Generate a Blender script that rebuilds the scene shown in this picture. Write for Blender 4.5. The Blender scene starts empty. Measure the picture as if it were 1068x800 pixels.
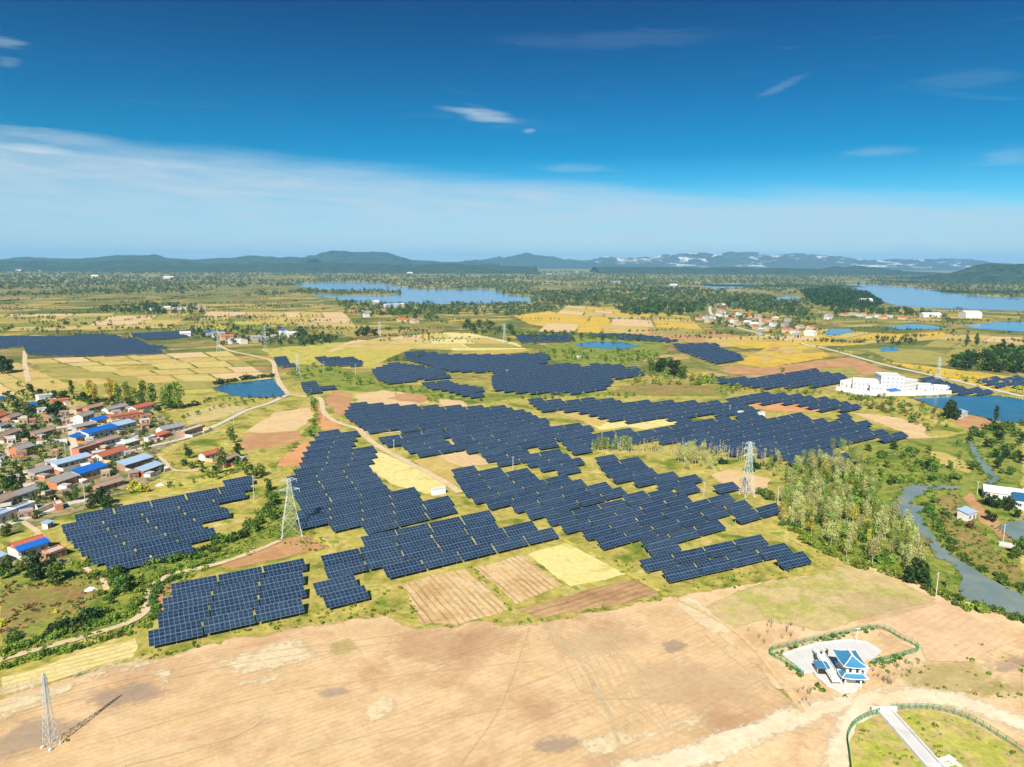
import bpy, math, random
import numpy as np
from mathutils import Vector, Matrix, noise as mnoise
from mathutils.geometry import delaunay_2d_cdt

R = math.radians
random.seed(7)
rng = np.random.default_rng(7)
SC = bpy.context.scene
COL = SC.collection

# ------------------------------------------------------------------ camera
H, F, CX, CY = 110.0, 741.0, 534.0, 400.0
PITCH, ROLL = math.atan(126 / F), R(0.3)
FWD = Vector((0, math.cos(PITCH), -math.sin(PITCH)))
UP0 = Vector((0, math.sin(PITCH), math.cos(PITCH)))
RT = Vector((1, 0, 0)) * math.cos(ROLL) + UP0 * math.sin(ROLL)
UP = UP0 * math.cos(ROLL) - Vector((1, 0, 0)) * math.sin(ROLL)
cam_data = bpy.data.cameras.new('camera')
cam = bpy.data.objects.new('camera', cam_data)
COL.objects.link(cam)
M = Matrix((RT, UP, -FWD)).transposed().to_4x4()
M.translation = Vector((0, 0, H))
cam.matrix_world = M
cam_data.sensor_width = 36
cam_data.lens = F / 1068 * 36
cam_data.clip_start = 1
cam_data.clip_end = 200000
SC.camera = cam

# ------------------------------------------------------------------ light, sky, exposure
SUN_EL, SUN_DIR = 42.0, 74.0          # shadows fall towards SUN_DIR (degrees from +X)
SUN_STRENGTH, SKY_STRENGTH, EXPOSURE = 4.7, 0.088, 0.85
sl = bpy.data.lights.new('sun', 'SUN')
sl.energy, sl.angle, sl.color = SUN_STRENGTH, R(0.5), (1.0, 0.94, 0.84)
so = bpy.data.objects.new('sun', sl)
COL.objects.link(so)
sd = Vector((math.cos(R(SUN_DIR)) * math.cos(R(SUN_EL)), math.sin(R(SUN_DIR)) * math.cos(R(SUN_EL)), -math.sin(R(SUN_EL))))
so.rotation_euler = sd.to_track_quat('-Z', 'Y').to_euler()
so.location = (0, -200, 400)

W = bpy.data.worlds.new('World')
SC.world = W
W.use_nodes = True
wt = W.node_tree
wt.nodes.clear()


def N(t, kind, **kw):
    n = t.nodes.new(kind)
    for k, v in kw.items():
        if k.startswith('i_'):
            n.inputs[k[2:].replace('_', ' ')].default_value = v
        else:
            setattr(n, k, v)
    return n


def L(t, a, b):
    t.links.new(a, b)


def mth(t, op, a, b=None, c=None, clamp=False):
    n = t.nodes.new('ShaderNodeMath')
    n.operation, n.use_clamp = op, clamp
    for i, v in enumerate((a, b, c)):
        if v is None:
            continue
        if isinstance(v, (int, float)):
            n.inputs[i].default_value = v
        else:
            t.links.new(v, n.inputs[i])
    return n.outputs[0]


def mixc(t, fac, a, b, blend='MIX'):
    n = t.nodes.new('ShaderNodeMix')
    n.data_type, n.blend_type = 'RGBA', blend
    for s, v in ((n.inputs[0], fac), (n.inputs[6], a), (n.inputs[7], b)):
        if isinstance(v, (int, float)):
            s.default_value = v
        elif isinstance(v, tuple):
            s.default_value = v if len(v) == 4 else (*v, 1)
        else:
            t.links.new(v, s)
    return n.outputs[2]


def ramp(t, fac, stops, interp='LINEAR'):
    n = t.nodes.new('ShaderNodeValToRGB')
    cr = n.color_ramp
    cr.interpolation = interp
    while len(cr.elements) < len(stops):
        cr.elements.new(0.5)
    for e, (p, c) in zip(cr.elements, stops):
        e.position = p
        e.color = (*c, 1) if len(c) == 3 else c
    t.links.new(fac, n.inputs[0])
    return n.outputs[0]


def smooth(t, v, a, b):
    n = t.nodes.new('ShaderNodeMapRange')
    n.interpolation_type = 'SMOOTHSTEP'
    n.inputs[1].default_value, n.inputs[2].default_value = a, b
    t.links.new(v, n.inputs[0])
    return n.outputs[0]


def build_world():
    t = wt
    out = N(t, 'ShaderNodeOutputWorld')
    bg = N(t, 'ShaderNodeBackground')
    bg.inputs[1].default_value = SKY_STRENGTH
    L(t, bg.outputs[0], out.inputs[0])
    sky = N(t, 'ShaderNodeTexSky', sky_type='NISHITA')
    sky.sun_disc = False
    sky.sun_elevation = R(SUN_EL)
    sky.sun_rotation = R(90 - (SUN_DIR + 180))
    sky.altitude = 100
    sky.air_density, sky.dust_density, sky.ozone_density = 1.0, 0.3, 3.0
    hs = N(t, 'ShaderNodeHueSaturation')
    hs.inputs['Hue'].default_value = 0.482
    hs.inputs['Saturation'].default_value = 1.32
    hs.inputs['Value'].default_value = 1.0
    L(t, sky.outputs[0], hs.inputs['Color'])
    tc = N(t, 'ShaderNodeTexCoord')
    sep = N(t, 'ShaderNodeSeparateXYZ')
    L(t, tc.outputs['Generated'], sep.inputs[0])
    x, y, z = sep.outputs
    az = mth(t, 'ARCTAN2', x, y)
    el = mth(t, 'ARCSINE', z)
    # the high, thin veil of cirrus lying along the north horizon, sloping a little to the east
    elt = mth(t, 'ADD', el, mth(t, 'MULTIPLY', az, 0.052))
    cmb = N(t, 'ShaderNodeCombineXYZ')
    L(t, az, cmb.inputs[0]); L(t, mth(t, 'MULTIPLY', elt, 9.0), cmb.inputs[1])

    def nz(scale, detail, rough, off, dist=0.0):
        mp = N(t, 'ShaderNodeMapping')
        mp.inputs['Location'].default_value = off
        L(t, cmb.outputs[0], mp.inputs[0])
        n = N(t, 'ShaderNodeTexNoise')
        n.inputs['Scale'].default_value = scale
        n.inputs['Detail'].default_value = detail
        n.inputs['Roughness'].default_value = rough
        n.inputs['Distortion'].default_value = dist
        L(t, mp.outputs[0], n.inputs['Vector'])
        return n.outputs['Fac']
    n1 = nz(3.2, 7, 0.58, (3, 1, 0), 0.3)
    n2 = nz(9, 8, 0.62, (7, 4, 2), 0.4)
    e2 = mth(t, 'ADD', elt, mth(t, 'MULTIPLY', mth(t, 'SUBTRACT', n1, 0.5), 0.045))
    topm = smooth(t, e2, 0.121, 0.083)
    lowm = smooth(t, e2, 0.012, 0.07)
    veil = mth(t, 'MULTIPLY', topm, mth(t, 'ADD', mth(t, 'MULTIPLY', lowm, 0.14), 0.74))
    streak = smooth(t, n2, 0.25, 0.75)
    veil = mth(t, 'MULTIPLY', veil, mth(t, 'ADD', mth(t, 'MULTIPLY', streak, 0.42), 0.62))
    # faint wisps higher up
    n3 = nz(4.5, 9, 0.66, (1.3, 9.1, 4), 0.8)
    wisp = mth(t, 'MULTIPLY', smooth(t, n3, 0.58, 0.85), mth(t, 'MULTIPLY', smooth(t, el, 0.06, 0.13), 0.16))
    tot = mth(t, 'ADD', veil, wisp, clamp=True)

    n4 = nz(11, 9, 0.6, (5.5, 2.2, 8), 1.0)

    def cloudlet(px, py, sx, sy, amp, thr=0.42, tilt=0.0):
        d = (FWD + RT * ((px - CX) / F) - UP * ((py - CY) / F)).normalized()
        a0, e0 = math.atan2(d.x, d.y), math.asin(d.z)
        da = mth(t, 'SUBTRACT', az, a0)
        u = mth(t, 'DIVIDE', da, sx / F)
        v = mth(t, 'DIVIDE', mth(t, 'ADD', mth(t, 'SUBTRACT', el, e0), mth(t, 'MULTIPLY', da, tilt)), sy / F)
        r2 = mth(t, 'ADD', mth(t, 'MULTIPLY', u, u), mth(t, 'MULTIPLY', v, v))
        g = mth(t, 'EXPONENT', mth(t, 'MULTIPLY', r2, -1.0))
        k = mth(t, 'ADD', g, mth(t, 'MULTIPLY', mth(t, 'SUBTRACT', n4, 0.5), 1.3))
        return mth(t, 'MULTIPLY', smooth(t, k, thr, thr + 0.7), amp)
    for args in ((505, 121, 34, 9, 0.52, 0.38, 0.12), (553, 136, 9, 3, 0.4, 0.4), (480, 115, 26, 4, 0.35, 0.42, 0.1), (5, 44, 22, 6, 0.3), (8, 66, 16, 6, 0.28),
                 (60, 142, 75, 8, 0.35), (915, 158, 48, 7, 0.25), (1050, 163, 30, 10, 0.22), (815, 90, 30, 6, 0.16, 0.42, -0.4), (600, 175, 50, 6, 0.2),
                 (640, 42, 140, 12, 0.06), (1000, 85, 60, 10, 0.07), (40, 155, 30, 6, 0.3)):
        tot = mth(t, 'ADD', tot, cloudlet(*args), clamp=True)
    tint = ramp(t, mth(t, 'DIVIDE', el, math.pi / 2), [(0.0, (0.5, 0.70, 0.88)), (0.017, (0.44, 0.68, 0.86)), (0.045, (0.22, 0.57, 0.76)), (0.09, (0.0, 0.355, 0.525)), (0.13, (0.0, 0.285, 0.445)),
                                                     (0.2, (0.0, 0.165, 0.315)), (0.33, (0.0, 0.16, 0.30)), (0.55, (0.45, 0.58, 0.68)), (1.0, (0.6, 0.7, 0.78))])
    blue = mixc(t, 1.0, hs.outputs[0], tint, 'MULTIPLY')
    col = mixc(t, tot, blue, (3.55, 4.4, 5.0))
    L(t, col, bg.inputs[0])


build_world()
SC.view_settings.view_transform = 'Standard'
SC.view_settings.look = 'None'
SC.view_settings.exposure = EXPOSURE
SC.view_settings.gamma = 1
SC.view_settings.use_curve_mapping = False
SC.cycles.max_bounces = 6
SC.cycles.diffuse_bounces = 2
SC.cycles.glossy_bounces = 2
SC.cycles.transmission_bounces = 2
SC.cycles.volume_bounces = 1
SC.cycles.transparent_max_bounces = 16


# ------------------------------------------------------------------ where a sight line meets the ground
def ray(px, py):
    return FWD + RT * ((px - CX) / F) - UP * ((py - CY) / F)


def G(px, py, z=0.0):
    d = ray(px, py)
    k = (z - H) / d.z
    return Vector((d.x * k, d.y * k, z))


def proj(p):
    v = Vector(p) - Vector((0, 0, H))
    w = v.dot(FWD)
    return CX + F * v.dot(RT) / w, CY - F * v.dot(UP) / w, w


def inpoly(x, y, poly):
    c = False
    j = len(poly) - 1
    for i in range(len(poly)):
        xi, yi = poly[i][0], poly[i][1]
        xj, yj = poly[j][0], poly[j][1]
        if (yi > y) != (yj > y) and x < (xj - xi) * (y - yi) / (yj - yi) + xi:
            c = not c
        j = i
    return c


# ------------------------------------------------------------------ object helpers
def tag(o, label=None, cat=None, group=None, kind=None):
    if label: o['label'] = label
    if cat: o['category'] = cat
    if group: o['group'] = group
    if kind: o['kind'] = kind
    return o


def empty(name, loc=(0, 0, 0), rz=0.0, label=None, cat=None, group=None):
    o = bpy.data.objects.new(name, None)
    o.empty_display_size = 0.5
    COL.objects.link(o)
    o.location = loc
    o.rotation_euler = (0, 0, rz)
    return tag(o, label, cat, group)


def link(name, me, parent=None):
    o = bpy.data.objects.new(name, me)
    COL.objects.link(o)
    if parent: o.parent = parent
    return o


class MB:
    def __init__(s):
        s.v, s.f, s.mi, s.uv = [], [], [], {}

    def face(s, pts, mi=0, uv=None):
        b = len(s.v)
        s.v += [tuple(p) for p in pts]
        if uv: s.uv[len(s.f)] = uv
        s.f.append(tuple(range(b, b + len(pts))))
        s.mi.append(mi)
        return s

    def hexa(s, p, mi=0, top=None):
        """eight corners: bottom ring 0-3 counter-clockwise from above, top ring 4-7"""
        b = len(s.v)
        s.v += [tuple(q) for q in p]
        for i, f in enumerate(((3, 2, 1, 0), (4, 5, 6, 7), (0, 1, 5, 4), (1, 2, 6, 5), (2, 3, 7, 6), (3, 0, 4, 7))):
            s.f.append(tuple(b + k for k in f))
            s.mi.append(top if (i == 1 and top is not None) else mi)
        return s

    def box(s, x0, x1, y0, y1, z0, z1, mi=0, top=None):
        return s.hexa([(x0, y0, z0), (x1, y0, z0), (x1, y1, z0), (x0, y1, z0), (x0, y0, z1), (x1, y0, z1), (x1, y1, z1), (x0, y1, z1)], mi, top)

    def beam(s, p, q, r0, r1=None, n=4, mi=0):
        p, q = Vector(p), Vector(q)
        r1 = r0 if r1 is None else r1
        d = (q - p).normalized()
        a = d.cross(Vector((0, 0, 1)) if abs(d.z) < 0.95 else Vector((1, 0, 0))).normalized()
        c = d.cross(a)
        b = len(s.v)
        for base, r in ((p, r0), (q, r1)):
            for i in range(n):
                th = 2 * math.pi * (i + 0.5) / n
                s.v.append(tuple(base + a * (r * math.cos(th)) + c * (r * math.sin(th))))
        for i in range(n):
            j = (i + 1) % n
            s.f.append((b + i, b + j, b + n + j, b + n + i)); s.mi.append(mi)
        s.f.append(tuple(b + n - 1 - i for i in range(n))); s.mi.append(mi)
        s.f.append(tuple(b + n + i for i in range(n))); s.mi.append(mi)
        return s

    def mesh(s, name, mats):
        me = bpy.data.meshes.new(name)
        me.from_pydata(s.v, [], s.f)
        for m in (mats if isinstance(mats, (list, tuple)) else [mats]):
            me.materials.append(m)
        me.polygons.foreach_set('material_index', s.mi)
        if s.uv:
            ul = me.uv_layers.new(name='UVMap')
            for fi, uv in s.uv.items():
                ls = me.polygons[fi].loop_start
                for k, c in enumerate(uv):
                    ul.data[ls + k].uv = c
        me.update()
        return me

    def build(s, name, mats, parent=None):
        return link(name, s.mesh(name, mats), parent)


def quads_mesh(name, V, mat):
    """V: (n,4,3) array of quads"""
    n = len(V)
    me = bpy.data.meshes.new(name)
    me.vertices.add(n * 4)
    me.vertices.foreach_set('co', np.ascontiguousarray(V, dtype=np.float32).ravel())
    me.loops.add(n * 4)
    me.loops.foreach_set('vertex_index', np.arange(n * 4, dtype=np.int32))
    me.polygons.add(n)
    me.polygons.foreach_set('loop_start', np.arange(0, n * 4, 4, dtype=np.int32))
    me.materials.append(mat)
    me.update(calc_edges=True)
    return me


# ------------------------------------------------------------------ materials
KLIGHT = 1.42


def C(r, g, b, k=KLIGHT):
    """albedo of a surface that shows as sRGB (r,g,b) in this sun"""
    f = lambda c: ((c / 255 + 0.055) / 1.055) ** 2.4 if c > 10 else c / 255 / 12.92
    return tuple(min(0.85, f(c) / k) for c in (r, g, b))


def new_mat(name):
    m = bpy.data.materials.new(name)
    m.use_nodes = True
    t = m.node_tree
    t.nodes.clear()
    out = N(t, 'ShaderNodeOutputMaterial')
    return m, t, out


def pbsdf(t, rough=0.8, spec=0.3, metal=0.0):
    b = N(t, 'ShaderNodeBsdfPrincipled')
    b.inputs['Roughness'].default_value = rough
    b.inputs['Specular IOR Level'].default_value = spec
    b.inputs['Metallic'].default_value = metal
    return b


def noise(t, vec, scale, detail=4, rough=0.55, dist=0.0):
    n = N(t, 'ShaderNodeTexNoise')
    n.inputs['Scale'].default_value = scale
    n.inputs['Detail'].default_value = detail
    n.inputs['Roughness'].default_value = rough
    n.inputs['Distortion'].default_value = dist
    L(t, vec, n.inputs['Vector'])
    return n.outputs['Fac']


def mapping(t, vec, rot=0.0, scale=(1, 1, 1), loc=(0, 0, 0)):
    """turn first, then stretch and shift"""
    if rot:
        m = N(t, 'ShaderNodeMapping')
        m.inputs['Rotation'].default_value = (0, 0, rot)
        L(t, vec, m.inputs[0])
        vec = m.outputs[0]
    m = N(t, 'ShaderNodeMapping')
    m.inputs['Scale'].default_value = scale
    m.inputs['Location'].default_value = loc
    L(t, vec, m.inputs[0])
    return m.outputs[0]


_gm = [0]


def ground_mat(name, cols, big=0.04, fine=0.7, stripes=None, streaks=None, patches=None, soft=True, amp=0.35, rough=0.95, blot=0.0):
    """earth, stubble or grass: broad tone patches, fine grain, optional rows, streaks and patches"""
    m, t, out = new_mat(name)
    _gm[0] += 1
    off = (_gm[0] * 37.3, _gm[0] * 11.7, 0)
    tc = N(t, 'ShaderNodeTexCoord').outputs['Object']
    v = mapping(t, tc, loc=off)
    n1 = noise(t, v, big, 9, 0.66, 0.5)
    k = len(cols)
    col = ramp(t, n1, [(0.36 + 0.28 * i / max(1, k - 1), c) for i, c in enumerate(cols)])
    n2 = noise(t, v, fine, 6, 0.7)
    n3 = noise(t, v, big * 5, 5, 0.65)
    n5 = noise(t, v, 0.16, 8, 0.75)
    val = mth(t, 'ADD', mth(t, 'MULTIPLY', mth(t, 'ADD', mth(t, 'ADD', n2, n3), n5), amp * 2.0), 1 - amp * 3.0)
    val = mth(t, 'MAXIMUM', val, 0.35)
    cb = N(t, 'ShaderNodeCombineXYZ')
    for i in range(3): L(t, val, cb.inputs[i])
    col = mixc(t, 1.0, col, cb.outputs[0], 'MULTIPLY')
    if streaks:
        for ang, ln, wd, thr, sc, am in streaks:
            sv = mapping(t, tc, rot=-R(ang), scale=(1 / ln, 1 / wd, 1), loc=off)
            s = smooth(t, noise(t, sv, 1.0, 8, 0.66, 0.7), thr, thr + 0.13)
            col = mixc(t, mth(t, 'MULTIPLY', s, am), col, sc)
    if patches:
        for scale, thr, pc, am in patches:
            s = smooth(t, noise(t, mapping(t, tc, loc=(off[1], off[0] + scale * 900, 5)), scale, 8, 0.66, 0.5), thr, thr + 0.1)
            col = mixc(t, mth(t, 'MULTIPLY', s, am), col, pc)
    bump_h = n2
    if stripes:
        ang, per, dc, am, wob = stripes
        sv = mapping(t, tc, rot=-R(ang))
        w = N(t, 'ShaderNodeTexWave', wave_type='BANDS', bands_direction='Y')
        w.inputs['Scale'].default_value = 2 * math.pi / per / 20 * 1.0
        w.inputs['Distortion'].default_value = wob
        w.inputs['Detail'].default_value = 3
        w.inputs['Detail Scale'].default_value = 0.6
        L(t, sv, w.inputs['Vector'])
        brk = noise(t, mapping(t, tc, rot=-R(ang), scale=(0.05, 0.4, 1), loc=off), 1.0, 5, 0.6)
        f = mth(t, 'MULTIPLY', smooth(t, w.outputs['Fac'], 0.6, 0.95), mth(t, 'MULTIPLY', smooth(t, brk, 0.3, 0.65), am))
        col = mixc(t, f, col, dc)
    b = pbsdf(t, rough, 0.15)
    L(t, col, b.inputs['Base Color'])
    bp = N(t, 'ShaderNodeBump')
    bp.inputs['Strength'].default_value = 0.5
    bp.inputs['Distance'].default_value = 0.35
    L(t, bump_h, bp.inputs['Height'])
    L(t, bp.outputs[0], b.inputs['Normal'])
    if soft:
        at = N(t, 'ShaderNodeAttribute', attribute_name='edge')
        e = mth(t, 'ADD', mth(t, 'MULTIPLY', at.outputs['Fac'], 2.0), mth(t, 'MULTIPLY', noise(t, v, 0.35, 6, 0.7), 2.0))
        a = smooth(t, e, 1.35, 1.95)
        if blot:
            sv = mapping(t, tc, rot=-R(32), scale=(0.09, 0.4, 1), loc=off)
            e = mth(t, 'ADD', mth(t, 'MULTIPLY', at.outputs['Fac'], 0.75), mth(t, 'MULTIPLY', mth(t, 'ADD', noise(t, sv, 1.0, 9, 0.72, 0.8), noise(t, v, 0.5, 8, 0.75)), 1.5))
            a = mth(t, 'MULTIPLY', smooth(t, e, 1.55, 2.1), blot)
        tr = N(t, 'ShaderNodeBsdfTransparent')
        mx = N(t, 'ShaderNodeMixShader')
        L(t, a, mx.inputs[0]); L(t, tr.outputs[0], mx.inputs[1]); L(t, b.outputs[0], mx.inputs[2])
        L(t, mx.outputs[0], out.inputs[0])
    else:
        L(t, b.outputs[0], out.inputs[0])
    return m


def plain_mat(name, col, rough=0.7, spec=0.3, metal=0.0, var=0.15, scale=0.6, stain=None, lines=None):
    """painted, plastered or metal surface with mottled wear"""
    m, t, out = new_mat(name)
    tc = N(t, 'ShaderNodeTexCoord').outputs['Object']
    n1 = noise(t, tc, scale, 6, 0.65)
    d = tuple(c * (1 - var) for c in col)
    u = tuple(min(0.9, c * (1 + var)) for c in col)
    c = ramp(t, n1, [(0.3, d), (0.7, u)])
    if stain:
        c = mixc(t, mth(t, 'MULTIPLY', smooth(t, noise(t, tc, scale * 0.7, 7, 0.7, 0.6), 0.52, 0.68), stain[1]), c, stain[0])
    if lines:
        axis, per, lc, am = lines
        sp = N(t, 'ShaderNodeSeparateXYZ')
        L(t, tc, sp.inputs[0])
        fr = mth(t, 'FRACT', mth(t, 'DIVIDE', sp.outputs[axis], per))
        c = mixc(t, mth(t, 'MULTIPLY', mth(t, 'LESS_THAN', fr, 0.22), am), c, lc)
    b = pbsdf(t, rough, spec, metal)
    L(t, c, b.inputs['Base Color'])
    L(t, b.outputs[0], out.inputs[0])
    return m


def leaf_mat(name, dark, mid, light, trans=0.25):
    m, t, out = new_mat(name)
    oi = N(t, 'ShaderNodeObjectInfo')
    ge = N(t, 'ShaderNodeNewGeometry')
    tc = N(t, 'ShaderNodeTexCoord').outputs['Object']
    r = mth(t, 'ADD', mth(t, 'MULTIPLY', ge.outputs['Random Per Island'], 0.55), mth(t, 'MULTIPLY', noise(t, tc, 0.45, 3), 0.45))
    c = ramp(t, r, [(0.15, dark), (0.5, mid), (0.85, light)])
    hs = N(t, 'ShaderNodeHueSaturation')
    L(t, mth(t, 'ADD', mth(t, 'MULTIPLY', oi.outputs['Random'], 0.05), 0.472), hs.inputs['Hue'])
    L(t, mth(t, 'ADD', mth(t, 'MULTIPLY', oi.outputs['Random'], 0.45), 0.78), hs.inputs['Value'])
    L(t, c, hs.inputs['Color'])
    b = pbsdf(t, 0.6, 0.25)
    L(t, hs.outputs[0], b.inputs['Base Color'])
    tl = N(t, 'ShaderNodeBsdfTranslucent')
    L(t, hs.outputs[0], tl.inputs[0])
    mx = N(t, 'ShaderNodeMixShader')
    mx.inputs[0].default_value = trans
    L(t, b.outputs[0], mx.inputs[1]); L(t, tl.outputs[0], mx.inputs[2])
    L(t, mx.outputs[0], out.inputs[0])
    return m


def water_mat(name, col, rough=0.06, ripple=0.4, silt=None):
    m, t, out = new_mat(name)
    tc = N(t, 'ShaderNodeTexCoord').outputs['Object']
    b = pbsdf(t, rough, 0.5)
    b.inputs['IOR'].default_value = 1.33
    n = noise(t, tc, 0.03, 5, 0.6)
    c = ramp(t, n, [(0.35, tuple(x * 0.85 for x in col)), (0.65, tuple(x * 1.15 for x in col))])
    if silt:
        c = mixc(t, mth(t, 'MULTIPLY', smooth(t, noise(t, tc, 0.05, 6, 0.6, 0.6), 0.45, 0.7), silt[1]), c, silt[0])
    L(t, c, b.inputs['Base Color'])
    bp = N(t, 'ShaderNodeBump')
    bp.inputs['Strength'].default_value = ripple
    bp.inputs['Distance'].default_value = 0.05
    L(t, noise(t, tc, 1.3, 4, 0.6), bp.inputs['Height'])
    L(t, bp.outputs[0], b.inputs['Normal'])
    L(t, b.outputs[0], out.inputs[0])
    return m


SOIL = ground_mat('bare_soil', [C(202, 162, 120), C(218, 180, 134), C(232, 198, 150), C(226, 190, 138), C(216, 180, 136)], 0.022, 0.5, stripes=(33, 1.7, C(196, 152, 108), 0.35, 2.5),
                  streaks=[(33, 22, 2.6, 0.58, C(240, 208, 158), 0.65), (33, 40, 1.6, 0.60, C(182, 134, 104), 0.5), (122, 50, 0.8, 0.62, C(186, 140, 104), 0.5)],
                  patches=[(0.05, 0.62, C(172, 130, 104), 0.5), (0.02, 0.6, C(206, 176, 112), 0.4)], amp=0.25)
SOILP = ground_mat('pale_soil', [C(216, 176, 128), C(234, 198, 150), C(240, 208, 160), C(224, 182, 132)], 0.03, 0.6,
                   patches=[(0.05, 0.56, C(206, 168, 112), 0.6), (0.09, 0.62, C(186, 162, 92), 0.45)], streaks=[(25, 20, 2, 0.6, C(206, 164, 120), 0.5)], amp=0.25)
PALE = ground_mat('dry_crust', [C(240, 214, 166), C(250, 230, 188)], 0.1, 0.6, amp=0.25, blot=0.85)
PALEROAD = ground_mat('dusty_road', [C(246, 220, 178), C(252, 234, 200)], 0.08, 0.6, amp=0.2, blot=0.95)
WET = ground_mat('damp_silt', [C(176, 160, 146), C(196, 178, 158)], 0.1, 0.8, amp=0.2, blot=0.42)
FAINT = ground_mat('thin_crust', [C(236, 200, 150), C(244, 216, 170)], 0.1, 0.6, amp=0.25, blot=0.4)
RUST = ground_mat('rusty_earth', [C(208, 160, 118), C(216, 170, 128)], 0.1, 0.6, amp=0.25, blot=0.3)
RUTS = ground_mat('wheel_ruts', [C(236, 204, 156), C(246, 220, 174)], 0.1, 0.6, amp=0.25, blot=0.6)
TUFT = ground_mat('thin_grass', [C(170, 168, 70), C(196, 186, 96)], 0.1, 0.8, amp=0.4, blot=0.34)
VILLG = ground_mat('village_earth', [C(96, 112, 48), C(160, 142, 100), C(186, 164, 126), C(116, 122, 62), C(166, 138, 100)], 0.09, 0.6, patches=[(0.1, 0.5, C(96, 116, 46), 0.85)], amp=0.45)
DRYGRASS = ground_mat('dry_meadow', [C(204, 184, 118), C(214, 188, 134), C(182, 178, 90), C(222, 190, 140)], 0.05, 0.8,
                      streaks=[(30, 14, 3, 0.55, C(226, 188, 142), 0.7)], amp=0.35)
STUB = ground_mat('stubble_rows', [C(206, 168, 112), C(224, 190, 136), C(232, 200, 146)], 0.07, 0.8, stripes=(118, 2.3, C(140, 106, 70), 0.62, 1.6), amp=0.35)
STUB2 = ground_mat('stubble_rows_dark', [C(176, 136, 94), C(200, 160, 112), C(214, 178, 126)], 0.06, 0.8, stripes=(33, 2.6, C(140, 108, 76), 0.6, 3.0), amp=0.35)
RICEROW = ground_mat('rice_stubble_rows', [C(232, 210, 140), C(240, 218, 152)], 0.08, 0.8, stripes=(33, 2.4, C(196, 172, 92), 0.75, 2.0), amp=0.3)
PALERICE = ground_mat('cut_rice', [C(228, 212, 132), C(238, 222, 146), C(214, 196, 118)], 0.06, 0.6, amp=0.22)
RICE = ground_mat('ripe_rice', [C(210, 172, 60), C(226, 188, 76), C(196, 166, 72)], 0.02, 0.4, amp=0.22)
GRASSY = ground_mat('yellow_grass', [C(166, 158, 66), C(198, 186, 84), C(208, 188, 96), C(156, 166, 60)], 0.06, 0.7,
                    patches=[(0.12, 0.58, C(116, 146, 46), 0.7), (0.08, 0.64, C(210, 176, 112), 0.6)], amp=0.42)
GRASS = ground_mat('green_grass', [C(92, 116, 42), C(126, 140, 54), C(158, 158, 70), C(108, 130, 48)], 0.07, 0.6,
                   patches=[(0.1, 0.6, C(176, 172, 76), 0.6)], amp=0.5)
RED = ground_mat('russet_meadow', [C(152, 128, 74), C(172, 142, 86), C(140, 138, 64), C(166, 124, 84)], 0.06, 0.6, patches=[(0.1, 0.6, C(128, 140, 58), 0.6)], amp=0.45)
BROWN = ground_mat('ploughed_brown', [C(188, 140, 96), C(212, 164, 112)], 0.06, 0.7, stripes=(28, 2.2, C(164, 118, 82), 0.4, 3), amp=0.25)
ORANGE = ground_mat('ploughed_orange', [C(212, 150, 98), C(228, 170, 112)], 0.06, 0.7, amp=0.22)
DARKPL = ground_mat('ploughed_dark', [C(138, 110, 90), C(154, 122, 96)], 0.06, 0.7, amp=0.2)
TAN = ground_mat('tan_field', [C(222, 188, 136), C(234, 202, 150)], 0.05, 0.6, stripes=(28, 3.0, C(206, 168, 118), 0.5, 3), amp=0.2)
OLIVE = ground_mat('olive_field', [C(150, 146, 72), C(178, 166, 86), C(166, 152, 78)], 0.03, 0.5, stripes=(20, 4.0, C(160, 152, 76), 0.4, 3), amp=0.25)
YELLOW = ground_mat('straw_field', [C(200, 174, 98), C(214, 188, 112), C(190, 162, 86)], 0.03, 0.5, stripes=(20, 4.0, C(196, 170, 92), 0.4, 3), amp=0.22)
TRACK = ground_mat('dirt_track', [C(216, 190, 146), C(232, 208, 166)], 0.1, 0.7, amp=0.25)
CONC_ROAD = ground_mat('concrete_lane', [C(214, 204, 186), C(226, 216, 198)], 0.1, 0.7, amp=0.15)
WHITEYARD = ground_mat('white_concrete_yard', [C(240, 238, 232, 1.25), C(248, 246, 240, 1.25)], 0.1, 0.7, amp=0.06)
WATER = water_mat('pond_water', (0.03, 0.095, 0.15), 0.08, 0.5, silt=((0.10, 0.13, 0.10), 0.5))
LAKEW = water_mat('lake_water', (0.05, 0.14, 0.24), 0.12)
RIVERW = water_mat('river_water', (0.16, 0.21, 0.19), 0.12, silt=((0.28, 0.27, 0.19), 0.7))

# leaf colours
LF = {
    'dark': leaf_mat('leaf_dark', (0.008, 0.025, 0.006), (0.025, 0.06, 0.012), (0.06, 0.11, 0.02)),
    'mid': leaf_mat('leaf_mid', (0.025, 0.06, 0.01), (0.08, 0.155, 0.02), (0.15, 0.25, 0.035)),
    'lime': leaf_mat('leaf_lime', (0.07, 0.12, 0.012), (0.18, 0.27, 0.028), (0.30, 0.38, 0.055)),
    'yellow': leaf_mat('leaf_yellow', (0.22, 0.21, 0.015), (0.50, 0.44, 0.025), (0.70, 0.60, 0.07)),
    'pale': leaf_mat('leaf_pale', (0.24, 0.26, 0.06), (0.44, 0.45, 0.13), (0.60, 0.57, 0.25)),
    'russet': leaf_mat('leaf_russet', (0.10, 0.07, 0.02), (0.18, 0.13, 0.04), (0.26, 0.2, 0.07)),
    'far': leaf_mat('leaf_far', (0.045, 0.08, 0.03), (0.085, 0.13, 0.045), (0.14, 0.18, 0.07)),
}
BARK = plain_mat('bark', (0.12, 0.09, 0.06), 0.9, 0.1, var=0.3, scale=2)
BARKP = plain_mat('pale_bark', (0.60, 0.56, 0.46), 0.85, 0.1, var=0.2, scale=2)
STEEL = plain_mat('galvanised_steel', (0.50, 0.55, 0.56), 0.55, 0.4, 0.0, var=0.1)
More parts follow.
